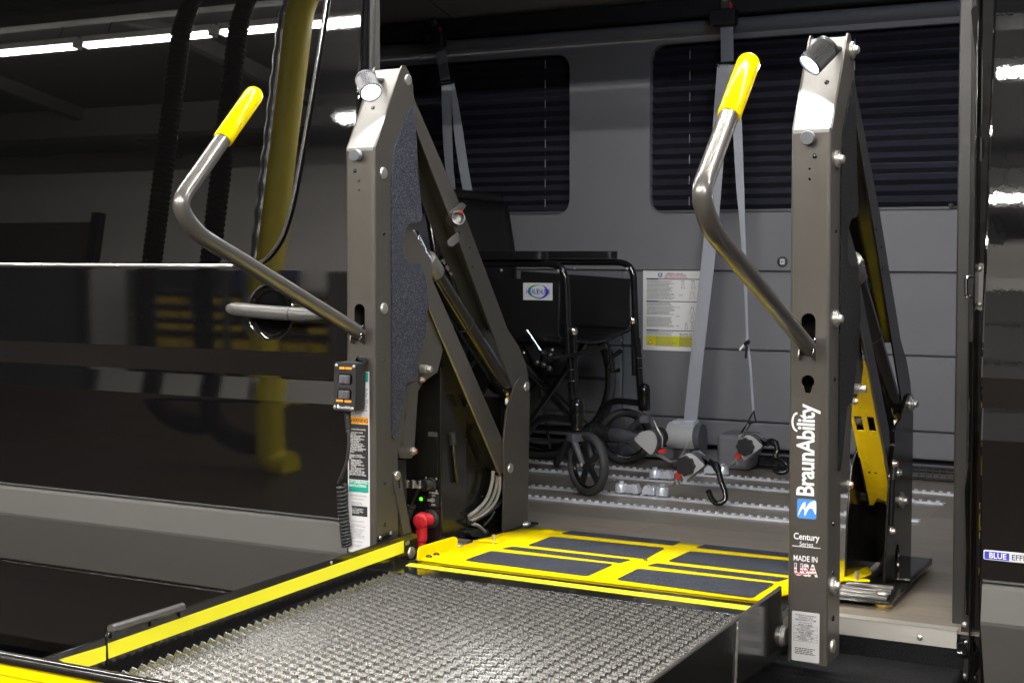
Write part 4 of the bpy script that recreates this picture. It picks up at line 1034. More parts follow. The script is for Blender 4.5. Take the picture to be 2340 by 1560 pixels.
pads = {
 "a": [(450, 250), (600, 197), (1300, 272), (1150, 340)], "b": [(665, 183), (725, 172), (1400, 247), (1335, 264)],
 "c": [(810, 165), (945, 115), (1592, 180), (1482, 242)], "d": [(1000, 98), (1060, 82), (1682, 144), (1636, 164)],
 "e": [(1313, 360), (1440, 297), (2218, 382), (2092, 462)], "f": [(1490, 280), (1545, 267), (2300, 352), (2232, 370)],
 "g": [(1608, 255), (1735, 198), (2390, 262), (2310, 335)], "h": [(1768, 178), (1818, 160), (2470, 228), (2425, 246)]}
for k, pp in pads.items():
    w4 = [bp_(880 + a / S, 1180 + b / S) for a, b in pp]
    o4 = fillet(w4, 0.014 if k in "aceg" else 0.006, 5, True)
    nrm = Vector((0, 0, 1))
    base = [Vector((p.x, p.y, bz(p.y) + 0.0004)) for p in o4]
    G().plate(base, (0, 0, 0.0012)).obj("grit_pad", M["pad"], bridge, smooth=0)
# upturned tab, dimples, screws
tb = [PX(a, b, -1.665) for a, b in ((955, 1281), (958, 1252), (966, 1247), (1040, 1225), (1046, 1230), (1046, 1268))]
tabp = fillet(tb, 0.006, 4, True)
slit = rrect(PX(990, 1257, -1.665), (0, 1, 0), (0, 0, 1), 0.004, 0.016, 0.0018, 3)
G().plate(tabp, (-0.004, 0, 0), [slit]).obj("bridge_tab", M["yellow"], bridge, bevel=0.001)
dome_me = G().lathe([(0.0001, 0.006), (0.003, 0.0058), (0.0075, 0.004), (0.0095, 0.001), (0.0098, 0)], Matrix(), 18).mesh("dome_screw", M["black"], 60)
for a, b in ((980, 1272), (997, 1267), (1475, 1280)):
    p = bp_(a, b); place("dome_screw", dome_me, bridge, Matrix.Translation(p + Vector((0, 0, 0.0005))) @ Matrix.Scale(0.8 if a < 1400 else 0.55, 4))
for a, b in ((1252, 1213), (1183, 1236)):
    p = bp_(a, b); G().lathe([(0.019, 0), (0.016, 0.0016), (0.0002, 0.0022)], Matrix.Translation(p), 24).obj("pressed_dimple", M["yellow"], bridge, smooth=60)
lev = bp_(1118, 1240)
G().plate(rrect(lev + Vector((0, 0, 0.004)), (1, 0.2, 0), (-0.2, 1, 0), 0.05, 0.014, 0.006, 4), (0, 0, 0.003)).obj("latch_tongue", M["yellow"], bridge, bevel=0.001)
G().cyl(lev + Vector((0.012, 0.0, 0)), lev + Vector((0.012, 0.0, 0.022)), 0.0045, 12).obj("latch_pin", M["zinc"], bridge)
lev2 = bp_(1958, 1330)
G().plate(rrect(lev2 + Vector((0, 0, 0.004)), (1, 0.2, 0), (-0.2, 1, 0), 0.055, 0.014, 0.006, 4), (0, 0, 0.003)).obj("latch_tongue", M["yellow"], bridge, bevel=0.001)
G().cyl(lev2, lev2 + Vector((0, 0, 0.024)), 0.0048, 12).obj("latch_pin", M["zinc"], bridge)
# ---- base plates bolted to the floor under each tower
def base_plate(xa, xb, xt, nm_label):
    g = G().plate([Vector((xa, a, b)) for a, b in ((2.965, 0.0135), (2.967, 0.019), (3.060, 0.033), (3.060, 0.0135))], (xb - xa, 0, 0))
    g.box(xt, xb, 3.060, 3.405, 0.0135, 0.0205)
    o = g.obj("base_plate", M["liftdark"], lift, bevel=0.002, smooth=30)
    o["label"] = nm_label
    for k in range(4):
        yy = 2.983 + k * 0.021; G().tube([(xa + 0.02, yy, 0.0215 + k * 0.0030), (xb - 0.012, yy, 0.0215 + k * 0.0030)], 0.0068, 12).obj("base_rib", M["tube"], o)
    for yy in (3.00, 3.37):
        G().lathe([(0.019, 0), (0.020, 0.004), (0.020, 0.009), (0.019, 0.0125)], Matrix.Translation((xb - 0.024, yy, 0.0005)), 22).obj("foot_washer", M["brass"], o, smooth=40)
        G().lathe([(0.0155, 0), (0.015, 0.002), (0.010, 0.005), (0.0002, 0.006)], Matrix.Translation((xb - 0.024, yy, 0.0295 if yy < 3.1 else 0.0208)), 22).obj("foot_bolt", M["zinc"], o, smooth=50)
    return o
base_plate(-0.83, -0.650, -0.735, "ribbed steel base plate under the right tower")
base_plate(-1.86, -1.70, -1.80, "ribbed steel base plate under the left tower")
G().box(-0.700, -0.648, 3.16, 3.40, 0.0201, 0.030).obj("base_flange", M["liftdark"], rtower, bevel=0.004)
# ---- pump box behind the left post with switch panel
yp = 2.985
xpr = PY(1009, 1100, yp).x
xpl = xpr - 0.16
pump = G().box(xpl, xpr, yp, yp + 0.13, 0.010, 0.475).obj("pump_box", M["liftdark"], lift, bevel=0.005, seg=3)
pump["label"] = "dark pump housing with power switch and red cable boot"
G().box(xpr - 0.070, xpr - 0.010, yp - 0.003, yp, 0.19, 0.30).obj("pump_cover", M["liftdark"], pump, bevel=0.001)
def F(px, py): return PY(px, py, yp - 0.0012)
c_ = F(989, 992); card(c_, (1, 0, 0), (0, 0, 1), 0.028, 0.012, M["cap"], pump, "serial_tag")
ctr = F(992, 1140); card(ctr, (1, 0, 0), (0, 0, 1), 0.030, 0.040, M["ink"], pump, "switch_label")
for s_, py in (("LIFT POWER", 1125.5), ("ON", 1131.5), ("OFF", 1153)):
    text(s_, F(991, py) + Vector((0, -0.0008, 0)), (1, 0, 0), (0, 0, 1), 0.0068 if s_ != "LIFT POWER" else 0.0062, M["white"], pump, "switch_lettering", bold=0.01, narrow=0.8 if s_ == "LIFT POWER" else 1)
sw = F(990, 1142)
G().cyl(sw, sw + Vector((0, -0.007, 0)), 0.0062, 6).obj("switch_nut", M["zinc"], pump, smooth=0)
G().tube([sw + Vector((0, -0.006, 0)), sw + Vector((-0.006, -0.016, 0.002))], [0.0022, 0.0034], 10).obj("toggle_switch", M["zinc"], pump)
gl = F(964, 1139)
G().lathe([(0.0075, 0), (0.0075, 0.003), (0.005, 0.004)], frame((0, -1, 0), gl), 18, cap=False).obj("indicator_bezel", M["black"], pump)
G().lathe([(0.0055, 0.001), (0.0045, 0.0045), (0.0002, 0.006)], frame((0, -1, 0), gl), 18).obj("indicator_light", M["greenled"], pump, smooth=60)
cn = F(986, 1106)
G().lathe([(0.017, 0), (0.017, 0.006), (0.013, 0.008), (0.013, 0.018), (0.015, 0.02), (0.015, 0.028), (0.008, 0.030)], frame((-0.25, -1, 0), cn), 20).obj("cable_connector", M["plastic"], pump, smooth=40)
for a, b in ((-1, 1), (1, 1), (-1, -1), (1, -1)): place("screw", screw_me, pump, frame((0, -1, 0), cn + Vector((0.015 * a, -0.001, 0.015 * b))) @ Matrix.Scale(0.5, 4))
for px in (936, 951):
    p = PX(px, 1106, -1.745); G().box(p.x - 0.012, p.x + 0.008, p.y, p.y + 0.01, p.z - 0.010, p.z + 0.010).obj("pump_clip", M["chrome"], pump, bevel=0.001)
# red boot on the battery cable
rb0 = F(985, 1185)
G().lathe([(0.024, 0), (0.024, 0.006), (0.018, 0.010)], frame((0, -1, 0), rb0), 22).obj("boot_flange", M["rubber"], pump, smooth=40)
hub = rb0 + Vector((-0.012, -0.026, 0))
G().tube(smooth_path([rb0 + Vector((0, -0.004, 0)), rb0 + Vector((-0.006, -0.018, 0)), hub], 5), 0.0165, 18).obj("cable_boot", M["red"], pump, smooth=60)
G().lathe([(0.019, -0.014), (0.020, -0.010), (0.020, 0.010), (0.018, 0.016), (0.011, 0.018), (0.0105, 0.021), (0.0002, 0.022)], frame((0.35, -1, 0.05), hub), 26).obj("cable_boot", M["red"], pump, smooth=50)
G().lathe([(0.015, 0), (0.015, 0.038), (0.0115, 0.042), (0.0125, 0.062), (0.009, 0.064)], frame((0.0, -0.05, -1), hub + Vector((0, 0, -0.012))), 22).obj("cable_boot", M["red"], pump, smooth=40)
# coiled cord on the pump, curly
def coil(pa, pb, r, turns, rw, sag=(0, 0, 0), n=12):
    pa, pb = Vector(pa), Vector(pb); out = []
    N = int(turns * n); mid = (pa + pb) / 2 + Vector(sag)
    for k in range(N + 1):
        t = k / N; c = pa * (1 - t) ** 2 + mid * 2 * t * (1 - t) + pb * t * t
        tg = ((mid - pa) * (1 - t) + (pb - mid) * t).normalized(); f = frame(tg, c, (1, 0, 0.01)); an = 2 * pi * k / n
        out.append(f @ Vector((r * cos(an), r * sin(an), 0)))
    return out
c0 = F(972, 1112) + Vector((0, -0.03, 0)); c1 = F(944, 1185) + Vector((0, -0.03, 0)); c2 = F(962, 1240) + Vector((0, -0.03, 0))
G().tube(smooth_path([cn + Vector((-0.008, -0.028, 0)), c0, F(958, 1140) + Vector((0, -0.03, 0)), F(955, 1150) + Vector((0, -0.03, 0))], 6), 0.0034, 8).obj("coiled_cord", M["rubber"], pump)
G().tube(coil(F(955, 1150) + Vector((0, -0.03, 0)), c1, 0.0085, 6, 0.003, (-0.004, 0, 0)), 0.0034, 6).obj("coiled_cord", M["rubber"], pump, smooth=60)
G().tube(coil(c1, c2, 0.005, 16, 0.002, (-0.003, 0, 0)), 0.0022, 6).obj("coiled_cord", M["rubber"], pump, smooth=60)
# grey and black cables looping from the lower arm to the floor
def XC(px, py, x=-1.752): return PX(px, py, x)
for pts, r, mt, xx in (
    ([(1127, 1075), (1124, 1105), (1112, 1140), (1090, 1165), (1072, 1178)], 0.0050, "cable", -1.745),
    ([(1136, 1080), (1133, 1115), (1118, 1150), (1095, 1172), (1074, 1184)], 0.0050, "cable", -1.750),
    ([(1143, 1085), (1141, 1120), (1128, 1152), (1100, 1178), (1076, 1190)], 0.0042, "cable", -1.742),
    ([(1150, 1140), (1130, 1160), (1100, 1180), (1074, 1194)], 0.0050, "rubber", -1.742),
    ([(1130, 1168), (1120, 1185), (1106, 1200)], 0.0032, "rubber", -1.738),
    ([(1080, 1196), (1095, 1202), (1108, 1214)], 0.0045, "cable", -1.740)):
    G().tube(smooth_path([XC(a, b, xx) for a, b in pts], 8), r, 10).obj("lift_cable", M[mt], ltower, smooth=60)
G().plate(fillet([XC(a, b, -1.742) for a, b in ((1072, 1215), (1085, 1208), (1115, 1208), (1118, 1218), (1106, 1226), (1080, 1226))], 0.008, 4, True), (-0.03, 0, 0)).obj("cable_tray", M["plastic"], ltower, bevel=0.003)
for i in range(3):
    G().tube(smooth_path([PX(1975 + i * 4, 1325 + i * 5, -0.735), PX(2000 + i * 2, 1312 + i * 6, -0.735), PX(2015, 1292 + i * 8, -0.735), PX(2024, 1262 + i * 6, -0.735)], 8), 0.0055, 10).obj("lift_cable", M["rubber"], rtower, smooth=60)
# ---- lettering on the right post
ex, ez = (1, 0, 0), (0, 0, 1)
yl = YF - 0.0002
def FR(px, py): return PY(px, py, YF)
xc_ = FR(1842, 1050).x
zb1, zt1 = FR(1842, 1212).z, FR(1842, 905).z
card((FR(1841, 1050).x, yl, (zb1 + zt1) / 2), ex, ez, 0.056, zt1 - zb1, M["clearlabel"], rpost, "brand_label", lift=0.0001)
text("BraunAbility", (xc_ + 0.0010, yl - 0.0006, FR(1842, 1134).z), ez, (-1, 0, 0), 0.0480, M["white"], rpost, "brand_lettering", align="LEFT", bold=0.022, narrow=0.795, spacing=0.94)
tx = FR(1842, 1000)
arc = []
za_, zb_2 = FR(1842, 985).z, FR(1842, 945).z
for k in range(13):
    a = pi * k / 12; arc.append(Vector((FR(1822, 1000).x - 0.0095 * sin(a), yl - 0.0010, (za_ + zb_2) / 2 - (zb_2 - za_) / 2 * cos(a))))
G().tube(arc, 0.0021, 6).obj("brand_arc", M["white"], rpost)
bq = [FR(1822, 1140), FR(1866, 1140), FR(1866, 1184), FR(1822, 1184)]
bcx = (bq[0].x + bq[1].x) / 2; bcz = (bq[0].z + bq[2].z) / 2
card((bcx, yl - 0.0004, bcz), ex, ez, 0.0375, 0.0375, M["logoblue"], rpost, "brand_badge", r=0.004)
def wing(pts, nm):
    o_ = [Vector((bcx + a * 0.0375, yl - 0.0010, bcz + b * 0.0375)) for a, b in pts]
    G().plate(smooth_path(o_, 3, True), (0, -0.0002, 0)).obj(nm, M["white"], rpost, smooth=0)
wing([(-.46, -.42), (-.36, -.02), (-.20, .28), (-.06, .34), (-.08, .05), (-.10, -.10), (-.20, .02), (-.34, -.20)], "brand_wing")
wing([(-.10, -.10), (.06, .22), (.26, .40), (.48, .40), (.48, -.26), (.30, .02), (.14, .02), (.02, -.16), (-.10, -.38)], "brand_wing")
cz = FR(1845, 1230).z
text("Century", (FR(1843, 1228).x, yl - 0.0006, FR(1843, 1226.5).z), ex, ez, 0.0175, M["white"], rpost, "series_lettering", bold=0.016, narrow=0.86)
text("Series", (FR(1843, 1241).x, yl - 0.0006, FR(1843, 1241.5).z - 0.0012), ex, ez, 0.0125, M["white"], rpost, "series_lettering", narrow=0.9)
l0 = FR(1843, 1249); card((l0.x, yl, l0.z), ex, ez, 0.055, 0.0011, M["white"], rpost, "series_rule", r=0.0002)
text("MADE IN", (FR(1841, 1280).x, yl - 0.0006, FR(1841, 1278).z + 0.0015), ex, ez, 0.0150, M["white"], rpost, "origin_lettering", bold=0.014, narrow=0.80)
uz_ = FR(1841, 1303)
text("USA", (uz_.x, yl - 0.0004, uz_.z), ex, ez, 0.0305, M["white"], rpost, "origin_outline", bold=0.050, narrow=0.80)
text("USA", (uz_.x, yl - 0.0012, uz_.z), ex, ez, 0.0305, M["flag"], rpost, "origin_lettering", bold=0.020, narrow=0.80)
# data plate
dp = FR(1841, 1454); dw, dh = 0.054, FR(1841, 1398).z - FR(1841, 1511).z
dpl = card((dp.x, yl, dp.z), ex, ez, dw, dh, M["silverlabel"], rpost, "data_plate", r=0.002)
ztop = dp.z + dh / 2
for s_, dz, sz in (("The Braun Corporation", 0.0065, 0.0050), ("INDIANA, USA", 0.0112, 0.0050), ("BRAUNABILITY.COM", 0.0158, 0.0050), ("DOT Public Use Lift", 0.0210, 0.0036), ("MODEL NUMBER", 0.0256, 0.0044), ("NCL919IB-2", 0.0308, 0.0044),
                   ("Max. Lifting Capacity: 800", 0.0356, 0.0038), ("SERIAL NUMBER", 0.0398, 0.0044), ("19021210098", 0.0450, 0.0044), ("MFG DATE          REV", 0.0498, 0.0040), ("07/19/2019         C", 0.0545, 0.0040)):
    text(s_, (dp.x, yl - 0.0006, ztop - dz), ex, ez, sz, M["ink"], rpost, "data_lettering", bold=0.01, narrow=0.86)
for dz, ww, ox in ((0.0308, 0.046, 0), (0.0450, 0.046, 0), (0.0545, 0.026, -0.010), (0.0545, 0.018, 0.014)):
    hh = 0.0055
    for (cx_, cz_, w_, h_) in ((ox, hh / 2, ww, 0.0004), (ox, -hh / 2, ww, 0.0004), (ox - ww / 2, 0, 0.0004, hh), (ox + ww / 2, 0, 0.0004, hh)):
        card((dp.x + cx_, yl, ztop - dz + cz_), ex, ez, w_, h_, M["ink"], rpost, "data_box", lift=0.0006, r=0.0001)
gq = textlines(G(), (dp.x - 0.021, yl, ztop - 0.072), ex, ez, 0.042, 4, 0.0034, 0.0015, RNG)
gq.obj("data_small_print", M["ink"], rpost, smooth=0, fix=False)["kind"] = "stuff"
# ---- instruction label on the left post
def FL(px, py): return PY(px, py, YF)
xa_, xb_ = X0 + 0.004, X0 + 0.0625
zl0, zl1 = FL(825, 1262).z, FL(825, 848).z
xmid = (xa_ + xb_) / 2; lw = xb_ - xa_
lab = card((xmid, yl, (zl0 + zl1) / 2), ex, ez, lw, zl1 - zl0, M["paper"], lpost, "instruction_label")
def blk(py0, py1, mat, nm, w_=None):
    za, zb_ = FL(825, py1).z, FL(825, py0).z
    return card((xmid, yl, (za + zb_) / 2), ex, ez, (w_ or lw - 0.006), zb_ - za, M[mat], lpost, nm, lift=0.0006)
blk(851, 872, "teal", "label_green_band"); blk(953, 968, "orange", "label_warning_band"); blk(969, 1096, "ink", "label_black_panel"); blk(1098, 1124, "teal", "label_green_band")
text("WARNING", (xmid, yl - 0.0010, FL(825, 961).z), ex, ez, 0.0118, M["ink"], lpost, "label_lettering", bold=0.012, narrow=0.92)
text("LIFT OPERATING\nINSTRUCTIONS", (xa_ + 0.004, yl - 0.0010, FL(825, 1106).z), ex, ez, 0.0082, M["white"], lpost, "label_lettering", bold=0.008, narrow=0.80, align="LEFT", line=1.0)
r2_ = random.Random(3)
wl_ = ["Read manual before operating", "", "Load and unload on level", "surface only.", "Engage vehicle parking brake", "before operating lift.", "Provide adequate clearance", "outside of vehicle to", "accommodate lift.", "Do not operate lift if you", "suspect lift damage, wear or", "any abnormal condition.", "Keep operator and bystanders", "clear of area in which lift", "operates.", "", "Whenever a wheelchair", "passenger is on the platform,", "the:", "  - Passenger must be", "    positioned fully inside", "    yellow boundaries", "  - Wheelchair brakes must", "    be locked", "  - Inner roll stop and outer", "    barrier must be up", "Failure to follow these rules", "may result in serious bodily", "injury and/or property damage."]
text("\n".join(wl_), (xa_ + 0.0045, yl - 0.0010, (FL(825, 971).z + FL(825, 1094).z) / 2), ex, ez, 0.0050, M["white"], lpost, "label_lettering", bold=0.012, narrow=0.72, align="LEFT", line=0.735)
lines2 = ["OPEN DOOR(S) AND SECURE", "", "TO UNFOLD PLATFORM:", "", "   Stand clear and press", "   UNFOLD switch until", "   platform stops (reaches", "   floor level)."]
text("\n".join(lines2), (xa_ + 0.005, yl - 0.0006, FL(825, 1140).z - 0.006), ex, ez, 0.0047, M["greyink"], lpost, "label_lettering", narrow=0.72, align="LEFT", line=0.8)
za, zb_ = FL(825, 1179).z, FL(825, 1156).z
card((xmid + 0.002, yl, (za + zb_) / 2), ex, ez, lw * 0.72, zb_ - za, M["ink"], lpost, "label_note", lift=0.0006)
text("Note: To avoid platform\ndoes not unfold, press\nFOLD switch to release\nLift-Tite latches.", (xmid - lw * 0.33, yl - 0.0010, (za + zb_) / 2), ex, ez, 0.0045, M["white"], lpost, "label_lettering", narrow=0.72, align="LEFT", line=0.72)
lines3 = ["TO UNLOAD PASSENGER", "", "1. Load passenger onto", "   platform and lock wheelchair", "   brakes.", "2. Press DOWN switch until", "   entire platform reaches", "   ground level and outer", "   barrier unfolds fully.", "3. Unlock wheelchair brakes", "   and unload passenger from", "   platform.", "", "TO LOAD PASSENGER:", "", "1. Load passenger onto", "   platform and lock"]
text("\n".join(lines3), (xa_ + 0.005, yl - 0.0006, (FL(825, 1184).z + FL(825, 1256).z) / 2), ex, ez, 0.0047, M["greyink"], lpost, "label_lettering", narrow=0.72, align="LEFT", line=0.76)
gq = textlines(G(), (xa_ + 0.030, yl, FL(825, 890).z), ex, ez, 0.026, 11, 0.0048, 0.0019, r2_)
gq.obj("label_small_print", M["greyink"], lpost, smooth=0, fix=False)["kind"] = "stuff"
# ------------------------------------------------------------------ hand control hanging on the left post
yc0 = 2.585
hc4 = [PY(a, b, yc0) for a, b in ((764, 827), (814, 829), (811, 941), (760, 936))]
hcc = sum(hc4, Vector()) / 4
ctl = thing("hand_control", (hcc.x, 2.62, hc4[2].z), "black pendant control with two rocker switches on the left post", "remote control")
def U(u, v, d=0.0):
    p = (hc4[0] * (1 - u) + hc4[1] * u) * (1 - v) + (hc4[3] * (1 - u) + hc4[2] * u) * v
    return p + Vector((0, -d, 0))
hux = (hc4[1] - hc4[0]).normalized(); huz = (hc4[0] - hc4[3]).normalized()
def hole(u, v, w_, h_, r): return rrect(U(u, v), hux, huz, w_, h_, r, 4)
face = fillet(hc4, 0.006, 4, True)
cw = (hc4[1] - hc4[0]).length; chh = (hc4[0] - hc4[3]).length
hs = [hole(0.52, 0.345, cw * 0.66, chh * 0.25, 0.008), hole(0.50, 0.660, cw * 0.66, chh * 0.25, 0.008)]
G().plate([p + Vector((0, 0.003, 0)) for p in fillet(hc4, 0.007, 4, True)], (0, 0.036, 0)).obj("control_case", M["plastic"], ctl, bevel=0.004, seg=3)
G().plate(face, (0, 0.0045, 0), hs).obj("control_face", M["plastic"], ctl, bevel=0.0008)
for v in (0.345, 0.660):
    c = U(0.53, v)
    G().plate([p + Vector((0, 0.0028, 0)) for p in hole(0.52, v, cw * 0.655, chh * 0.245, 0.008)], (0, 0.001, 0)).obj("switch_recess", M["black"], ctl)
    w2, h2 = cw * 0.235, chh * 0.085
    g = G()
    prof = [(-w2, 0.0), (-w2, -0.005), (-w2 * 0.15, -0.0012), (w2 * 0.15, -0.0035), (w2, -0.0095), (w2, 0.0)]
    g.plate([c + hux * a + huz * h2 + Vector((0, b - 0.001, 0)) for a, b in prof], -huz * (2 * h2))
    g.obj("rocker_switch", M["greyplastic"], ctl, bevel=0.001)
for u, v in ((0.10, 0.065), (0.90, 0.075), (0.10, 0.935), (0.88, 0.94)): place("screw", screw_me, ctl, frame((0, -1, 0), U(u, v)) @ Matrix.Scale(0.62, 4))
for s_, u, v in (("UP", 0.36, 0.115), ("DOWN", 0.66, 0.115), ("FOLD", 0.30, 0.795), ("UNFOLD", 0.68, 0.795)):
    cb_ = U(u, v); card(cb_, hux, huz, cw * (0.22 if s_ in ("UP",) else 0.30), chh * 0.045, M["amber"], ctl, "backlit_legend", lift=0.0002)
    text(s_, cb_, hux, huz, 0.0062, M["ink"], ctl, "legend_lettering", lift=0.0008, bold=0.006, narrow=0.8)
text("BraunAbility", U(0.55, 0.925), hux, huz, 0.0088, M["white"], ctl, "control_lettering", lift=0.0004, bold=0.01, narrow=0.8)
card(U(0.24, 0.915), hux, huz, 0.004, 0.008, M["white"], ctl, "control_mark", lift=0.0003)
G().cyl(hc4[1] + Vector((0.002, 0.030, 0.004)), Vector((X0 + 0.03, 2.640, 0.520)), 0.006, 10).obj("hanger_peg", M["plastic"], ctl)
q0 = PY(794, 940, 2.607); q1 = PY(797, 988, 2.607)
prof = []
Lq = (q1 - q0).length
for k in range(7):
    prof += [(0.0085 - 0.0004 * k, Lq * (k / 7)), (0.0085 - 0.0004 * k, Lq * (k / 7 + 0.09)), (0.0062, Lq * (k / 7 + 0.10)), (0.0060, Lq * (k / 7 + 0.14))]
G().lathe(prof, frame(q1 - q0, q0), 14).obj("strain_relief", M["rubber"], ctl, smooth=40)
cord = [q1, PY(797, 1020, 2.605), PY(792, 1055, 2.605), PY(781, 1085, 2.605), PY(774, 1103, 2.607)]
G().tube(smooth_path(cord, 6), 0.0037, 8).obj("cord", M["rubber"], ctl, smooth=60)
cz0, cz1 = PY(781, 1108, 2.610), PY(793, 1248, 2.625)
G().tube(coil(cz0, cz1, 0.0098, 17, 0.003, (-0.004, 0, -0.01), 14), 0.0033, 7).obj("coiled_cord", M["rubber"], ctl, smooth=60)
# ------------------------------------------------------------------ wheelchair inside the van
YN, YFa = 3.95, 4.50
chair = thing("wheelchair", (-2.1, 4.22, 0), "black folding wheelchair with brand card, parked inside the van", "wheelchair")
def tb_(name, pts, r=0.0115, mat="frame", n=14, par=chair, fil=0.04):
    return G().tube(fillet(pts, fil, 6) if len(pts) > 2 else [Vector(p) for p in pts], r, n).obj(name, M[mat], par, smooth=50)
for yy, nm in ((YN, "n"), (YFa, "f")):
    s = -1 if yy == YN else 1
    tb_("arm_frame", [(-1.868, yy, 0.43), (-1.882, yy, 0.722), (-2.35, yy, 0.722)], 0.0118, fil=0.06)
    G().plate([p + Vector((0, 0, 0.735)) for p in fillet([Vector((-1.945, yy - 0.03, 0)), Vector((-1.945, yy + 0.03, 0)), Vector((-2.31, yy + 0.026, 0)), Vector((-2.31, yy - 0.026, 0))], 0.028, 5, True)], (0, 0, 0.026)).obj("armrest_pad", M["vinyl"], chair, bevel=0.012, seg=4)
    tb_("back_post", [(-2.345, yy, 0.22), (-2.352, yy, 0.74), (-2.388, yy, 0.945), (-2.50, yy, 0.955)], 0.0118, fil=0.05)
    G().tube([(-2.43, yy, 0.9505), (-2.545, yy, 0.957)], 0.0165, 14).obj("push_grip", M["rubber"], chair)
    tb_("seat_rail", [(-2.345, yy, 0.475), (-1.90, yy, 0.488)], 0.0118)
    tb_("front_post", [(-1.868, yy + 0.004, 0.46), (-1.852, yy + 0.004, 0.23)], 0.0125)
    tb_("lower_rail", [(-1.86, yy, 0.235), (-1.975, yy, 0.240), (-2.045, yy, 0.13), (-2.345, yy, 0.125)], 0.0118, fil=0.05)
    for z in (0.395, 0.360):
        G().tube(circ((-1.863 + (0.46 - z) * 0.06, yy + 0.004, z), (1, 0, 0), (0, 1, 0.2), 0.016, 14), 0.0016, 6, closed=True).obj("post_clip", M["chrome"], chair)
    hx = -1.838
    G().lathe([(0.019, 0), (0.021, 0.004), (0.021, 0.070), (0.018, 0.086), (0.010, 0.094), (0.0003, 0.095)], Matrix.Translation((hx, yy - 0.002, 0.210)), 20).obj("caster_housing", M["frame"], chair, smooth=40)
    G().lathe([(0.012, 0), (0.012, 0.006)], Matrix.Translation((hx, yy - 0.002, 0.2045)), 14).obj("caster_bearing", M["brass"], chair)
    G().plate([Vector((a, yy + s * 0.006, b)) for a, b in ((-1.898, 0.492), (-1.895, 0.665), (-2.325, 0.690), (-2.330, 0.492))], (0, s * 0.004, 0)).obj("side_panel", M["vinyl"], chair, bevel=0.002)
    # rear wheel
    wy = yy + s * 0.075; wc = Vector((-2.285, wy, 0.305))
    tyre = G().tube(circ(wc, (1, 0, 0), (0, 0, 1), 0.292, 64), 0.0145, 12, closed=True).obj("rear_wheel", M["tyre"], chair, smooth=60)
    G().tube(circ(wc, (1, 0, 0), (0, 0, 1), 0.275, 48), 0.008, 10, closed=True).obj("wheel_rim", M["frame"], tyre, smooth=60)
    G().tube(circ(wc + Vector((0, s * 0.028, 0)), (1, 0, 0), (0, 0, 1), 0.262, 48), 0.0085, 10, closed=True).obj("hand_ring", M["frame"], tyre, smooth=60)
    g = G()
    for k in range(9):
        a = 2 * pi * k / 9; g.cyl(wc, wc + Vector((cos(a), 0, sin(a))) * 0.272, 0.0075, 8, 0.006)
    g.lathe([(0.03, -0.02), (0.033, 0), (0.03, 0.02)], frame((0, 1, 0), wc), 20); g.obj("wheel_spokes", M["plastic"], tyre, smooth=40)
for yy in (YN, YFa):
    for a, b, c in ((-1.90, 0.700, 0.0), (-2.10, 0.700, 0), (-2.02, 0.440, 0), (-1.92, 0.452, 0)):
        place("screw", screw_me, chair, frame((0, -1, 0), (a, yy - 0.012, b)) @ Matrix.Scale(0.8, 4))
# casters
def caster(hx, yy, wx, wy, head, R=0.100):
    h = Vector((cos(head), sin(head), 0)); nrm = Vector((-sin(head), cos(head), 0)); c = Vector((wx, wy, R + 0.001))
    fork = None
    t = G().tube(circ(c, h, (0, 0, 1), R - 0.013, 44), 0.0128, 12, closed=True)
    for v in t.v:                                    # squarer tyre section
        dd = (v - c).dot(nrm); v += nrm * dd * 0.25
    o = t.obj("caster_wheel", M["tyre"], chair, smooth=60)
    G().tube(circ(c, h, (0, 0, 1), R - 0.024, 40), 0.007, 8, closed=True).obj("caster_rim", M["frame"], o, smooth=60)
    g = G()
    for k in range(5):
        a = 2 * pi * k / 5 + 0.5; e = c + (h * cos(a) + Vector((0, 0, 1)) * sin(a)) * (R - 0.024)
        d_ = (e - c).normalized(); w_ = d_.cross(nrm) * 0.011
        g.plate([c + w_ * 0.8 - nrm * 0.004, e + w_ - nrm * 0.004, e - w_ - nrm * 0.004, c - w_ * 0.8 - nrm * 0.004], nrm * 0.008)
    g.lathe([(0.018, -0.014), (0.019, 0), (0.018, 0.014)], frame(nrm, c), 18); g.obj("caster_spokes", M["plastic"], o, smooth=40)
    top = Vector((hx, yy - 0.002, 0.200))
    for s in (-1, 1):
        off = nrm * (0.020 * s)
        pth = [top + off + Vector((0, 0, -0.012)), top + off * 1.0 + (c - top) * 0.35 + Vector((0, 0, -0.004)), c + off]
        G().tube(smooth_path(pth, 5), [0.012, 0.0125, 0.012, 0.0115, 0.011, 0.0105, 0.0105, 0.0105, 0.0105, 0.010, 0.010], 10).obj("caster_fork", M["greyplastic"], o, smooth=60)
        place("screw", screw_me, o, frame(nrm * s, c + off * 1.25) @ Matrix.Scale(1.3, 4))
    G().plate(rrect(top + Vector((0, 0, -0.006)), nrm, h, 0.062, 0.042, 0.012, 4), (0, 0, -0.024)).obj("fork_crown", M["greyplastic"], o, bevel=0.006, seg=3)
wn = PZ(1343, 1133, 0.0); caster(-1.838, YN, wn.x, wn.y, radians(-30))
wf = PZ(1433, 1059, 0.0); caster(-1.838, YFa, wf.x, min(wf.y, 4.60), radians(22))
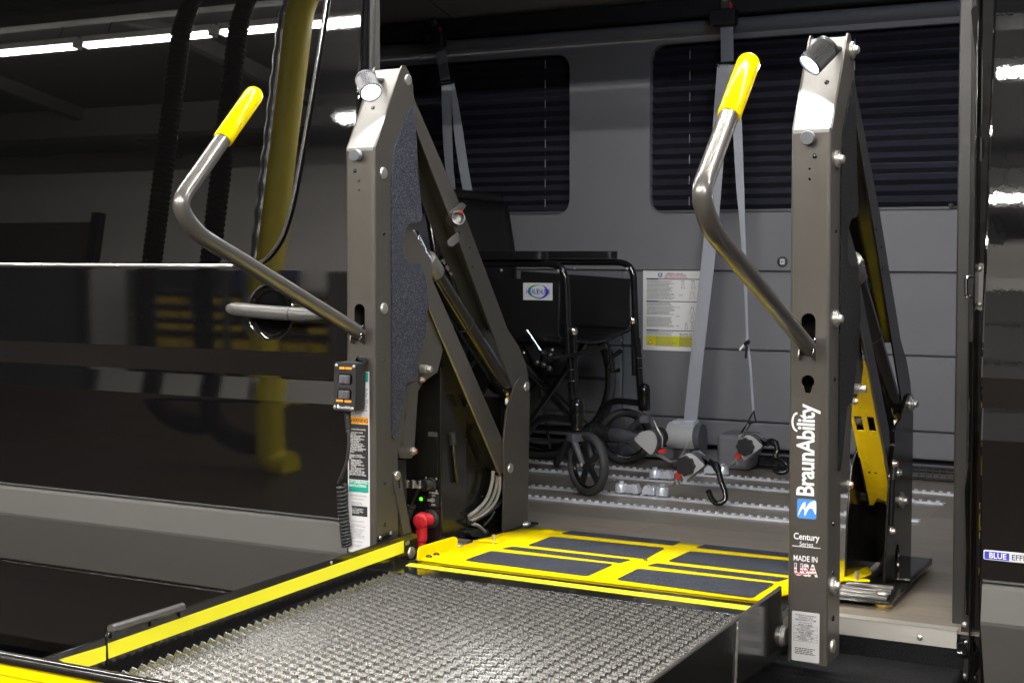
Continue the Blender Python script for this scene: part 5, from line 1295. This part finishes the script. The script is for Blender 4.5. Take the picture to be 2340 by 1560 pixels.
# upholstery
g = G(); rows = []
for i in range(9):
    x = -2.33 + 0.44 * i / 8
    rows.append([Vector((x, YN + (YFa - YN) * j / 12, 0.492 - 0.030 * sin(pi * j / 12) - 0.006 * (i == 8))) for j in range(13)])
so = g.strip(rows).obj("seat_sling", M["vinyl"], chair, smooth=60); so.modifiers.new("thick", "SOLIDIFY").thickness = 0.006
g = G(); rows = []
for i in range(9):
    z = 0.53 + 0.40 * i / 8; x = -2.35 - max(0, z - 0.74) * 0.17
    rows.append([Vector((x - 0.022 * sin(pi * j / 12), YN + (YFa - YN) * j / 12, z)) for j in range(13)])
so = g.strip(rows).obj("back_sling", M["vinyl"], chair, smooth=60); so.modifiers.new("thick", "SOLIDIFY").thickness = 0.008
G().tube(smooth_path([(-2.40, YN + 0.02, 0.945), (-2.42, 4.2, 0.955), (-2.40, YFa - 0.02, 0.948)], 8), 0.02, 12).obj("back_pouch", M["vinyl"], chair, smooth=60)
tb_("cross_brace", [(-2.06, YN, 0.14), (-2.05, YFa, 0.46)], 0.011); tb_("cross_brace", [(-2.09, YFa, 0.14), (-2.09, YN, 0.46)], 0.011)
G().plate([Vector((a, YN - 0.014, b)) for a, b in ((-2.20, 0.30), (-2.06, 0.28), (-2.06, 0.46), (-2.22, 0.45))], (0, 0.006, 0)).obj("axle_plate", M["frame"], chair, bevel=0.002)
bl0, bl1 = PY(1203, 755, 3.90), PY(1236, 803, 3.90)
G().tube([bl0, bl1], [0.0068, 0.0062], 12).obj("brake_lever", M["chrome"], chair); G().tube([bl1, bl1 + Vector((0.03, 0.02, -0.02)), bl1 + Vector((0.10, 0.03, -0.01)), bl1 + Vector((0.20, 0.05, 0.02))], 0.008, 10).obj("brake_link", M["frame"], chair)
for a, b in ((1228, 828), (1243, 833), (1256, 842), (1258, 811)): 
    p = PY(a, b, 3.905); G().lathe([(0.010, 0), (0.010, 0.01), (0.004, 0.014)], frame((0, -1, 0), p), 10).obj("brake_bolt", M["plastic"], chair)
for pts in ([(1395, 800), (1400, 850), (1415, 845)], [(1420, 800), (1400, 815), (1390, 840)]):
    G().tube([PY(a, b, 4.44) for a, b in pts], 0.008, 8).obj("brake_link", M["frame"], chair)
pb = PY(1386, 776, 4.42); G().lathe([(0.0005, 0.014), (0.009, 0.013), (0.013, 0)], frame((0, -1, 0), pb), 14).obj("brake_knob", M["greyplastic"], chair, smooth=50)
for px, py, y_ in ((1310, 757, YN - 0.005), (1446, 733, YFa - 0.005)):
    p = PY(px, py, y_); G().lathe([(0.0005, 0.016), (0.010, 0.014), (0.014, 0.006), (0.014, 0)], frame((0.3, -1, 0), p), 16).obj("hanger_latch", M["chrome"], chair, smooth=40)
    G().cyl(p + Vector((0.0, 0.004, 0)), p + Vector((0.004, 0.006, -0.19)), 0.0095, 12).obj("hanger_post", M["frame"], chair)
# brand card on the near side panel
sg = [PY(a, b, YN - 0.0108) for a, b in ((1195, 648), (1262, 645), (1263, 684), (1197, 687))]
sx = (sg[1] - sg[0]).normalized(); sz = Vector((0, 0, 1)); scn = sum(sg, Vector()) / 4; sw_, sh_ = (sg[1] - sg[0]).length, (sg[0] - sg[3]).length
card(scn, (1, 0, 0), sz, sw_, sh_, M["paper"], chair, "brand_card", lift=0.0004, r=0.0004)
def crescent(c, R, a0, a1, thick, mat, squash=0.72):
    o_, i_ = [], []
    for k in range(25):
        q = k / 24; a = radians(a0 + (a1 - a0) * q); t_ = thick * sin(pi * q) ** 0.8
        o_.append(c + Vector((cos(a) * R, 0, sin(a) * R * squash))); i_.append(c + Vector((cos(a) * (R - t_), 0, sin(a) * (R - t_) * squash)))
    G().plate(o_ + i_[::-1][1:-1], (0, -0.0002, 0)).obj("logo_swoosh", M[mat], chair, smooth=0)
lc = scn + Vector((0, -0.0010, 0))
crescent(lc + Vector((-0.002, 0, 0.001)), 0.0330, 60, 290, 0.0085, "healthgreen", 0.62); crescent(lc + Vector((0.004, 0, -0.001)), 0.0330, -120, 80, 0.0085, "healthblue", 0.68)
text("HEAL", lc + Vector((-0.0225, -0.0004, -0.001)), (1, 0, 0), sz, 0.0225, M["healthblue"], chair, "logo_lettering", bold=0.010, narrow=0.66)
text("HLINE", lc + Vector((0.0245, -0.0004, -0.001)), (1, 0, 0), sz, 0.0225, M["healthblue"], chair, "logo_lettering", bold=0.010, narrow=0.60)
fig = lc + Vector((0.0, -0.0006, 0))
G().plate([fig + Vector((a * 0.001, 0, b * 0.001)) for a, b in ((-6, 9), (-1, 3), (1, 3), (6, 9), (2, -1), (3, -9), (1, -9), (0, -3), (-1, -9), (-3, -9), (-2, -1))], (0, -0.0002, 0)).obj("logo_figure", M["healthblue"], chair, smooth=0)
G().plate(circ(fig + Vector((0, 0, 0.0075)), (1, 0, 0), sz, 0.0022, 12), (0, -0.0002, 0)).obj("logo_figure", M["healthblue"], chair, smooth=0)
# ------------------------------------------------------------------ tie-down retractors on the floor tracks
def anchor_block(p, sgn, par, y):
    """round stud and toothed shoe seated in a track"""
    G().lathe([(0.0195, 0.0), (0.019, 0.022), (0.017, 0.026), (0.008, 0.027), (0.008, 0.034), (0.0003, 0.035)], Matrix.Translation((p.x, y, 0.011)), 20).obj("anchor_stud", M["alu"], par, smooth=35)
    g = G()
    x0, x1 = p.x - sgn * 0.022, p.x - sgn * 0.062
    zt_ = 0.036
    prof = [(x0, 0.0110), (x0, zt_), (x0 + (x1 - x0) * 0.35, zt_), (x0 + (x1 - x0) * 0.45, zt_ - 0.006), (x0 + (x1 - x0) * 0.62, zt_ + 0.002), (x0 + (x1 - x0) * 0.8, zt_ + 0.002), (x1, 0.024), (x1, 0.0110)]
    g.plate([Vector((a, y - 0.015, b)) for a, b in prof], (0, 0.030, 0)); g.obj("anchor_shoe", M["alu"], par, bevel=0.0012)
def retractor(label, Yt, off, hookpts, hook_on=True):
    """all outlines traced on the nearest retractor, moved by off to its own place"""
    off = Vector(off); Y0_ = 4.012
    base = PZ(1515, 1130, 0.011) ; base = Vector((base.x, Y0_, 0)) + off
    t = thing("tie_down_retractor", (base.x, Yt, 0.011), label, "tie-down", "wheelchair tie-downs on the floor tracks")
    Yp = 3.978
    def R_(px, py, y=Yp): return PY(px, py, y) + off
    ol = [(1549, 1051), (1558, 1042), (1569, 1036), (1578, 1035), (1589, 1042), (1599, 1052), (1610, 1063), (1564, 1099), (1553, 1080)]
    pts = fillet([R_(a, b) for a, b in ol], 0.006, 3, True)
    G().plate(pts, (0, 0.006, 0)).obj("retractor_side", M["silverplastic"], t, bevel=0.002)
    cen = sum(pts, Vector()) / len(pts)
    G().plate([cen + (p - cen) * 0.97 + Vector((0, 0.006, 0)) for p in pts], (0, 0.058, 0)).obj("retractor_drum", M["greyplastic"], t, bevel=0.005, seg=3)
    G().plate([p + Vector((0, 0.064, 0)) for p in pts], (0, 0.006, 0)).obj("retractor_side", M["silverplastic"], t, bevel=0.002)
    kc = R_(1569, 1063)
    kp = [kc + Vector(((0.0285 + 0.0022 * cos(8 * a)) * cos(a), -0.002, (0.0285 + 0.0022 * cos(8 * a)) * sin(a))) for a in [2 * pi * k / 64 for k in range(64)]]
    G().plate(kp, (0, -0.016, 0)).obj("winding_knob", M["plastic"], t, bevel=0.002)
    s0, s1, s2 = R_(1558, 1085, 4.012), R_(1534, 1109, 4.012), R_(1515, 1109, 4.012)
    for a, b in ((s0, s1), (s1, s2)):
        d_ = (b - a); u2 = Vector((0, 0.012, 0)); n2 = d_.cross(u2).normalized() * 0.0018
        G().obox((a + b) / 2, d_ / 2, u2, n2).obj("retractor_strap", M["zinc"], t)
    rp = R_(1551, 1086, 3.99); G().obox(rp, (0.008, 0, 0.003), (0, 0.008, 0), (-0.003, 0, 0.009)).obj("release_tab", M["redplastic"], t, bevel=0.002)
    G().obox(R_(1548, 1100, 4.0), (0.004, 0, -0.009), (0, 0.006, 0), (0.003, 0, 0.002)).obj("release_spring", M["zinc"], t)
    G().tube([R_(1553, 1046, 4.0), R_(1563, 1030, 4.0), R_(1575, 1007, 4.0)], 0.0028, 8).obj("release_lever", M["zinc"], t)
    G().tube(circ(R_(1570, 1031, 4.0), (1, 0, 0), (0, 0, 1), 0.008, 14), 0.0018, 6, closed=True).obj("lever_ring", M["chrome"], t)
    anchor_block(base, 1, t, Yt)
    # webbing and hook
    if hook_on:
        w0, w1 = R_(1606, 1046, 4.01), R_(1622, 1056, 4.0)
        G().obox((w0 + w1) / 2 + Vector((0, 0, 0.0)), (w1 - w0) / 2, (0, 0.022, 0), (0.003, 0, 0.007)).obj("web_guide", M["chromedark"], t, bevel=0.001)
        hp_ = [PY(a, b, Yt - 0.03 - 0.06 * (k / len(hookpts))) for k, (a, b) in enumerate(hookpts)]
        G().tube(smooth_path([w1] + hp_[:3], 5), [0.010] * 6 + [0.012] * 5 + [0.009] * 5, 12).obj("hook_webbing", M["vinyl"], t, smooth=50)
        G().tube(smooth_path(hp_[1:], 6), 0.0085, 12).obj("hook", M["frame"], t, smooth=50)
    return t
retractor("silver retractor with black star knob and long hook hanging on near track", 4.012, (0, 0, 0), [(1632, 1060), (1640, 1072), (1648, 1100), (1657, 1125), (1656, 1142), (1642, 1149), (1629, 1143), (1618, 1120)])
a_, b_ = PY(1569, 1063, 3.978), PY(1705, 1020, 4.459)
retractor("silver retractor with black star knob near the floor vent, cord above", 4.493, (b_.x - a_.x, 0.481, 0), [(1760, 1008), (1773, 1014), (1777, 1030), (1771, 1046), (1788, 1054), (1798, 1066), (1795, 1077), (1780, 1079), (1768, 1072)])
# third retractor, turned the other way beside the far caster
t = thing("tie_down_retractor", (PZ(1545, 1072, 0.011).x, 4.315, 0.011), "silver retractor without visible knob beside the far caster wheel", "tie-down", "wheelchair tie-downs on the floor tracks")
ol = [(1447, 1003), (1465, 987), (1479, 983), (1492, 986), (1499, 997), (1501, 1013), (1495, 1031), (1487, 1040), (1467, 1022)]
pts = fillet([PY(a, b, 4.275) for a, b in ol], 0.008, 3, True); cen = sum(pts, Vector()) / len(pts)
G().plate(pts, (0, 0.006, 0)).obj("retractor_side", M["silverplastic"], t, bevel=0.002)
G().plate([cen + (p - cen) * 0.97 + Vector((0, 0.006, 0)) for p in pts], (0, 0.066, 0)).obj("retractor_drum", M["greyplastic"], t, bevel=0.006, seg=3)
G().lathe([(0.033, 0), (0.034, 0.012), (0.030, 0.016)], frame((0, 1, 0), cen + Vector((0.004, 0.072, 0.004))), 22).obj("winding_knob", M["plastic"], t, smooth=40)
s_ = [PY(a, b, 4.315) for a, b in ((1500, 1035), (1518, 1046), (1532, 1054), (1546, 1052))]
for a, b in zip(s_, s_[1:]):
    d_ = b - a; u2 = Vector((0, 0.012, 0)); G().obox((a + b) / 2, d_ / 2, u2, d_.cross(u2).normalized() * 0.0018).obj("retractor_strap", M["zinc"], t)
rp = PY(1514, 1030, 4.30); G().obox(rp, (0.012, 0, 0.0), (0, 0.008, 0), (0, 0, 0.006)).obj("release_tab", M["redplastic"], t, bevel=0.002)
G().tube([PY(a, b, 4.29) for a, b in ((1494, 960), (1503, 980), (1514, 1000), (1513, 1022))], 0.0026, 8).obj("release_lever", M["zinc"], t)
anchor_block(Vector((PZ(1545, 1072, 0.011).x, 4.315, 0)), -1, t, 4.315)
# a spare anchor near the caster
pa = PZ(1411, 1126, 0.011); t = thing("track_anchor", (pa.x, 4.012, 0.011), "bare aluminium anchor fitting on the near track behind the caster", "anchor")
anchor_block(Vector((pa.x, 4.012, 0)), -1, t, 4.012)
G().obox(PY(1395, 1098, 4.0), (0.015, 0, 0.003), (0, 0.012, 0), (0, 0, 0.002)).obj("anchor_strap", M["zinc"], t)
# belt buckle on a ribbed sleeve lying by the far caster
q0, q1, q2 = PY(1350, 983, 4.40), PY(1398, 992, 4.40), PY(1462, 1000, 4.36)
t = thing("buckle_stalk", (q1.x, 4.4, 0.10), "black ribbed buckle sleeve lying beside the far caster", "seat belt")
prof = []; Lq = (q1 - q0).length
for k in range(9): prof += [(0.026, Lq * k / 9), (0.026, Lq * (k + 0.45) / 9), (0.022, Lq * (k + 0.5) / 9), (0.022, Lq * (k + 0.95) / 9)]
G().lathe(prof, frame(q1 - q0, q0), 16).obj("ribbed_sleeve", M["rubber"], t, smooth=40)
G().lathe([(0.020, 0), (0.024, 0.004), (0.020, (q2 - q1).length * 0.6), (0.007, (q2 - q1).length)], frame(q2 - q1, q1), 16).obj("sleeve_cone", M["greyplastic"], t, smooth=50)
G().tube([q0, PY(1300, 1000, 4.4), Vector((PY(1300, 1000, 4.4).x - 0.05, 4.4, 0.012))], 0.012, 10).obj("stalk_cable", M["rubber"], t)
# ------------------------------------------------------------------ shoulder belts
def ribbon(pts, w_, nrm=(0, -1, 0), th=0.0016):
    P = [Vector(p) for p in pts]; n = Vector(nrm).normalized(); g = G()
    ws = w_ if isinstance(w_, list) else [w_] * len(P)
    rows = []
    for i, p in enumerate(P):
        t_ = (P[min(i + 1, len(P) - 1)] - P[max(i - 1, 0)]).normalized(); s = t_.cross(n).normalized() * ws[i] / 2
        rows.append([p - s + n * th / 2, p - s * 0.4 + n * th, p + s * 0.4 + n * th, p + s + n * th / 2, p + s - n * th / 2, p - s - n * th / 2])
    return g.strip(rows, closed=True)
belt = thing("shoulder_belt", (-1.70, 4.6, 0.012), "grey shoulder belt beside the instruction sheet with silver floor reel", "seat belt")
ptop = PY(1661, 62, 4.72); ploop = PY(1662, 146, 4.70)
ribbon([ptop, ploop], 0.046).obj("belt_webbing", M["web"], belt, smooth=40)
ribbon([PY(1661, 92, 4.7165), PY(1661, 122, 4.7115)], 0.040, th=0.0008).obj("belt_tag", M["greyink"], belt)
la = [PY(a, b, y_) for a, b, y_ in ((1654, 148, 4.695), (1648, 230, 4.685), (1641, 330, 4.672), (1632, 450, 4.655), (1622, 560, 4.64), (1606, 700, 4.615), (1591, 830, 4.59), (1577, 966, 4.565))]
ribbon(smooth_path(la, 4), 0.048, (0.0, -1, 0)).obj("belt_webbing", M["web"], belt, smooth=40)
lb = [PY(a, b, y_) for a, b, y_ in ((1676, 148, 4.69), (1683, 250, 4.68), (1690, 400, 4.66), (1697, 520, 4.645), (1703, 640, 4.63), (1708, 780, 4.60))]
wid = [0.040, 0.038, 0.036, 0.034, 0.033, 0.032, 0.031, 0.030, 0.028, 0.027, 0.024, 0.020, 0.018, 0.016, 0.014, 0.013, 0.012, 0.010, 0.009, 0.008, 0.008]
lbs = smooth_path(lb, 4); ribbon(lbs, wid[:len(lbs)] + [0.008] * max(0, len(lbs) - len(wid)), (0.25, -1, 0)).obj("belt_webbing", M["web"], belt, smooth=40)
lp = fillet([ploop + Vector((-0.036, -0.004, 0.004)), ploop + Vector((0.036, -0.004, 0.004)), ploop + Vector((0.034, -0.004, -0.010)), ploop + Vector((-0.034, -0.004, -0.010))], 0.006, 4, True)
G().tube(lp, 0.0032, 8, closed=True).obj("belt_loop", M["plastic"], belt)
ca_ = PY(1653, 42, 4.70); G().box(ca_.x - 0.047, ca_.x + 0.047, 4.68, 4.725, ca_.z - 0.025, ca_.z + 0.030).obj("belt_anchor_cover", M["darktrim"], belt, bevel=0.006, seg=3)
G().box(ca_.x - 0.015, ca_.x + 0.020, 4.712, 4.718, ca_.z + 0.025, ca_.z + 0.085).obj("anchor_tongue", M["chrome"], belt, bevel=0.002)
G().lathe([(0.0003, 0.006), (0.010, 0.005), (0.012, 0)], frame((0, -1, 0), (ca_.x + 0.002, 4.712, ca_.z + 0.070)), 16).obj("anchor_bolt", M["zinc"], belt, smooth=50)
G().box(ca_.x + 0.022, ca_.x + 0.030, 4.700, 4.712, ca_.z + 0.028, ca_.z + 0.050).obj("anchor_release", M["redplastic"], belt)
# thin cord with clip down to the far retractor
ck = PY(1709, 785, 4.595)
G().tube([PY(1690, 800, 4.58), PY(1702, 785, 4.585)], 0.0042, 8).obj("cord_toggle", M["white"], belt)
G().tube([PY(1702, 787, 4.585), PY(1712, 779, 4.58)], 0.007, 8).obj("cord_toggle", M["plastic"], belt)
G().tube([PY(1707, 790, 4.583), PY(1704, 818, 4.583)], 0.005, 8).obj("cord_tail", M["plastic"], belt)
ribbon(smooth_path([ck, PY(1715, 840, 4.57), PY(1719, 900, 4.55), PY(1722, 945, 4.53)], 4), 0.008, (0.5, -1, 0)).obj("belt_cord", M["web"], belt)
tri = [PY(a, b, 4.515) for a, b in ((1722, 938), (1727, 962), (1706, 972), (1716, 950))]
G().tube(tri, 0.0035, 8, closed=True).obj("belt_ring", M["plastic"], belt)
bk0, bk1 = PY(1712, 966, 4.51), PY(1694, 994, 4.50)
G().obox((bk0 + bk1) / 2, (bk1 - bk0) / 2, Vector((0.014, 0, 0.010)), (0, 0.008, 0)).obj("belt_buckle", M["plastic"], belt, bevel=0.003)
G().obox(bk1 + Vector((0, 0, -0.008)), Vector((0.006, 0, 0.004)), Vector((0, 0.008, 0)), Vector((0.002, 0, -0.012))).obj("belt_tongue", M["zinc"], belt)
# reel at the foot of the belt
r0, r1 = PY(1531, 1000, 4.55), PY(1592, 1003, 4.55)
xr0_, xr1_ = r0.x, r1.x; zc_ = PY(1560, 995, 4.55).z; Rr = 0.047
prof = [Vector((xr0_, 4.55 - Rr * cos(radians(a)), zc_ + Rr * sin(radians(a)))) for a in range(-70, 185, 15)] + [Vector((xr0_, 4.60, zc_ - 0.05))]
G().plate(prof, (xr1_ - xr0_, 0, 0)).obj("belt_reel", M["silverplastic"], belt, bevel=0.004, seg=3)
G().plate([p + Vector((xr1_ - xr0_, 0, 0)) + (Vector((0, 4.56, zc_)) - Vector((0, p.y, p.z))) * 0.04 for p in prof], (0.022, 0, 0)).obj("reel_end", M["greyplastic"], belt, bevel=0.006, seg=3)
G().box(xr0_ + 0.015, xr1_ - 0.005, 4.53, 4.59, zc_ + Rr - 0.004, zc_ + Rr + 0.006).obj("reel_slot", M["alu"], belt, bevel=0.001)
G().box(xr0_ + 0.01, xr1_ - 0.01, 4.55, 4.60, 0.012, zc_ - 0.03).obj("reel_foot", M["greyplastic"], belt, bevel=0.003)
# left shoulder belt
belt2 = thing("shoulder_belt", (-2.7, 4.6, 0.6), "grey shoulder belt hanging over the wheelchair, left window", "seat belt")
ribbon([PY(1008, 118, 4.72), PY(1012, 150, 4.715), PY(1018, 186, 4.70)], 0.044).obj("belt_webbing", M["web"], belt2, smooth=40)
ribbon([PY(1011, 146, 4.714), PY(1016, 178, 4.701)], 0.043, th=0.0009).obj("belt_tag", M["greyink"], belt2)
ribbon(smooth_path([PY(1020, 188, 4.70), PY(1022, 290, 4.69), PY(1027, 380, 4.68), PY(1040, 470, 4.66)], 4), [0.044, 0.044, 0.044, 0.043, 0.042, 0.041, 0.040, 0.038, 0.036, 0.033, 0.028, 0.02, 0.016]).obj("belt_webbing", M["web"], belt2, smooth=40)
ribbon(smooth_path([PY(1034, 190, 4.698), PY(1045, 280, 4.68), PY(1058, 375, 4.65), PY(1074, 465, 4.60), PY(1092, 560, 4.56)], 4), [0.014, 0.02, 0.026, 0.03, 0.034, 0.036, 0.037, 0.037, 0.037, 0.037, 0.037, 0.037, 0.037, 0.037, 0.037, 0.037, 0.037], (0.2, -1, 0.1)).obj("belt_webbing", M["web"], belt2, smooth=40)
lo2 = PY(1020, 187, 4.70)
G().tube(fillet([lo2 + Vector((-0.034, -0.004, 0)), lo2 + Vector((0.036, -0.004, 0.006)), lo2 + Vector((0.036, -0.004, -0.006)), lo2 + Vector((-0.034, -0.004, -0.012))], 0.005, 4, True), 0.0034, 8, closed=True).obj("belt_loop", M["plastic"], belt2)
c2_ = PY(994, 88, 4.70)
G().box(c2_.x - 0.04, c2_.x + 0.042, 4.68, 4.725, c2_.z - 0.035, c2_.z + 0.02).obj("belt_anchor_cover", M["darktrim"], belt2, bevel=0.008, seg=3)
bz_ = PY(993, 54, 4.72); G().lathe([(0.0003, 0.012), (0.010, 0.011), (0.014, 0.006), (0.014, 0)], frame((0, -1, 0), bz_), 18).obj("anchor_bolt", M["greyplastic"], belt2, smooth=50)
rz_ = PY(1006, 68, 4.70); G().obox(rz_, (0.004, 0, 0.002), (0, 0.004, 0), (-0.003, 0, 0.009)).obj("anchor_release", M["redplastic"], belt2)
# ------------------------------------------------------------------ instruction sheet on the wall
p0 = PY(1470, 618, 4.798); PW_, PH_ = 0.224, p0.z - PY(1475, 799, 4.798).z
px0, pz1 = p0.x, p0.z
sheet = G().plate([Vector((px0, 4.7965, pz1)), Vector((px0 + PW_, 4.7965, pz1)), Vector((px0 + PW_, 4.7965, pz1 - PH_)), Vector((px0, 4.7965, pz1 - PH_))], (0, 0.001, 0)).obj("instruction_sheet", M["white"], smooth=0)
tag(sheet, "white printed instruction sheet with yellow foot on the van wall", "poster")
def SP(u, v): return Vector((px0 + PW_ * u, 4.7964, pz1 - PH_ * v))
sx_, sz_ = (1, 0, 0), (0, 0, 1)
text("AMF-Bruns of America", SP(0.56, 0.038), sx_, sz_, 0.0085, M["healthblue"], sheet, "sheet_lettering", bold=0.01, narrow=0.8)
text("PROTEKTOR RESTRAINTS\nUSER INSTRUCTIONS DECAL", SP(0.57, 0.072), sx_, sz_, 0.0098, M["redink"], sheet, "sheet_lettering", bold=0.012, narrow=0.72, line=0.8)
card(SP(0.30, 0.058), sx_, sz_, 0.016, 0.016, M["healthblue"], sheet, "sheet_emblem", r=0.001)
G().plate([SP(0.30, 0.058) + Vector((a * 0.001, -0.0008, b * 0.001)) for a, b in ((-7, -7), (-2, 7), (2, 7), (7, -7), (3.5, -7), (0, 4), (-3.5, -7))], (0, -0.0002, 0)).obj("sheet_emblem", M["white"], sheet, smooth=0)
for v in (0.105, 0.385, 0.750):
    card(SP(0.53, v), sx_, sz_, PW_ * 0.94, 0.0028, M["navy"], sheet, "sheet_rule", r=0.0002); card(SP(0.165, v), sx_, sz_, PW_ * 0.21, 0.0046, M["navy"], sheet, "sheet_rule", r=0.0002, lift=0.0004)
rg = random.Random(11); g = G()
for v, n in ((0.135, 15), (0.405, 3), (0.455, 7), (0.590, 8), (0.775, 3)): textlines(g, SP(0.07, v), sx_, sz_, PW_ * 0.50, n, 0.0046, 0.0020, rg)
for u, v in ((0.66, 0.128), (0.84, 0.128), (0.63, 0.31), (0.58, 0.46), (0.58, 0.57), (0.58, 0.69)): textlines(g, SP(u, v), sx_, sz_, 0.014, 1, 0.004, 0.002, rg, 0)
textlines(g, SP(0.64, 0.79), sx_, sz_, 0.07, 2, 0.006, 0.0028, rg, 0.1)
g.obj("sheet_small_print", M["greyink"], sheet, smooth=0, fix=False)["kind"] = "stuff"
for u, v, w_ in ((0.70, 0.18, 0.012), (0.88, 0.18, 0.014), (0.86, 0.31, 0.024), (0.86, 0.50, 0.02), (0.86, 0.60, 0.012), (0.76, 0.69, 0.010), (0.86, 0.69, 0.010)):
    c = SP(u, v) + Vector((0, -0.0008, 0))
    G().tube([c + Vector((a * w_ * 0.5, 0, b * 0.014)) for a, b in ((-1, -1), (-0.7, 0.2), (-0.3, 1), (0.3, 1), (0.6, 0.1), (1, -1), (0.1, -0.5))], 0.0007, 5, closed=True).obj("sheet_diagram", M["greyink"], sheet)
card(SP(0.53, 0.882), sx_, sz_, PW_ * 0.94, PH_ * 0.125, M["yellowprint"], sheet, "sheet_yellow_box", r=0.0003)
tr_ = SP(0.13, 0.895) + Vector((0, -0.0010, 0))
G().plate([tr_ + Vector((-0.010, 0, -0.007)), tr_ + Vector((0.010, 0, -0.007)), tr_ + Vector((0, 0, 0.010))], (0, -0.0002, 0)).obj("sheet_warning_sign", M["redink"], sheet, smooth=0)
G().plate([tr_ + Vector((-0.0072, -0.0003, -0.0055)), tr_ + Vector((0.0072, -0.0003, -0.0055)), tr_ + Vector((0, -0.0003, 0.0068))], (0, -0.0002, 0)).obj("sheet_warning_sign", M["white"], sheet, smooth=0)
text("!", tr_ + Vector((0, -0.0006, -0.001)), sx_, sz_, 0.009, M["ink"], sheet, "sheet_lettering", bold=0.02)
g = textlines(G(), SP(0.23, 0.835), sx_, sz_, PW_ * 0.36, 9, 0.0040, 0.0016, rg); textlines(g, SP(0.64, 0.835), sx_, sz_, PW_ * 0.33, 9, 0.0040, 0.0016, rg)
g.obj("sheet_small_print", M["greyink"], sheet, smooth=0, fix=False)["kind"] = "stuff"
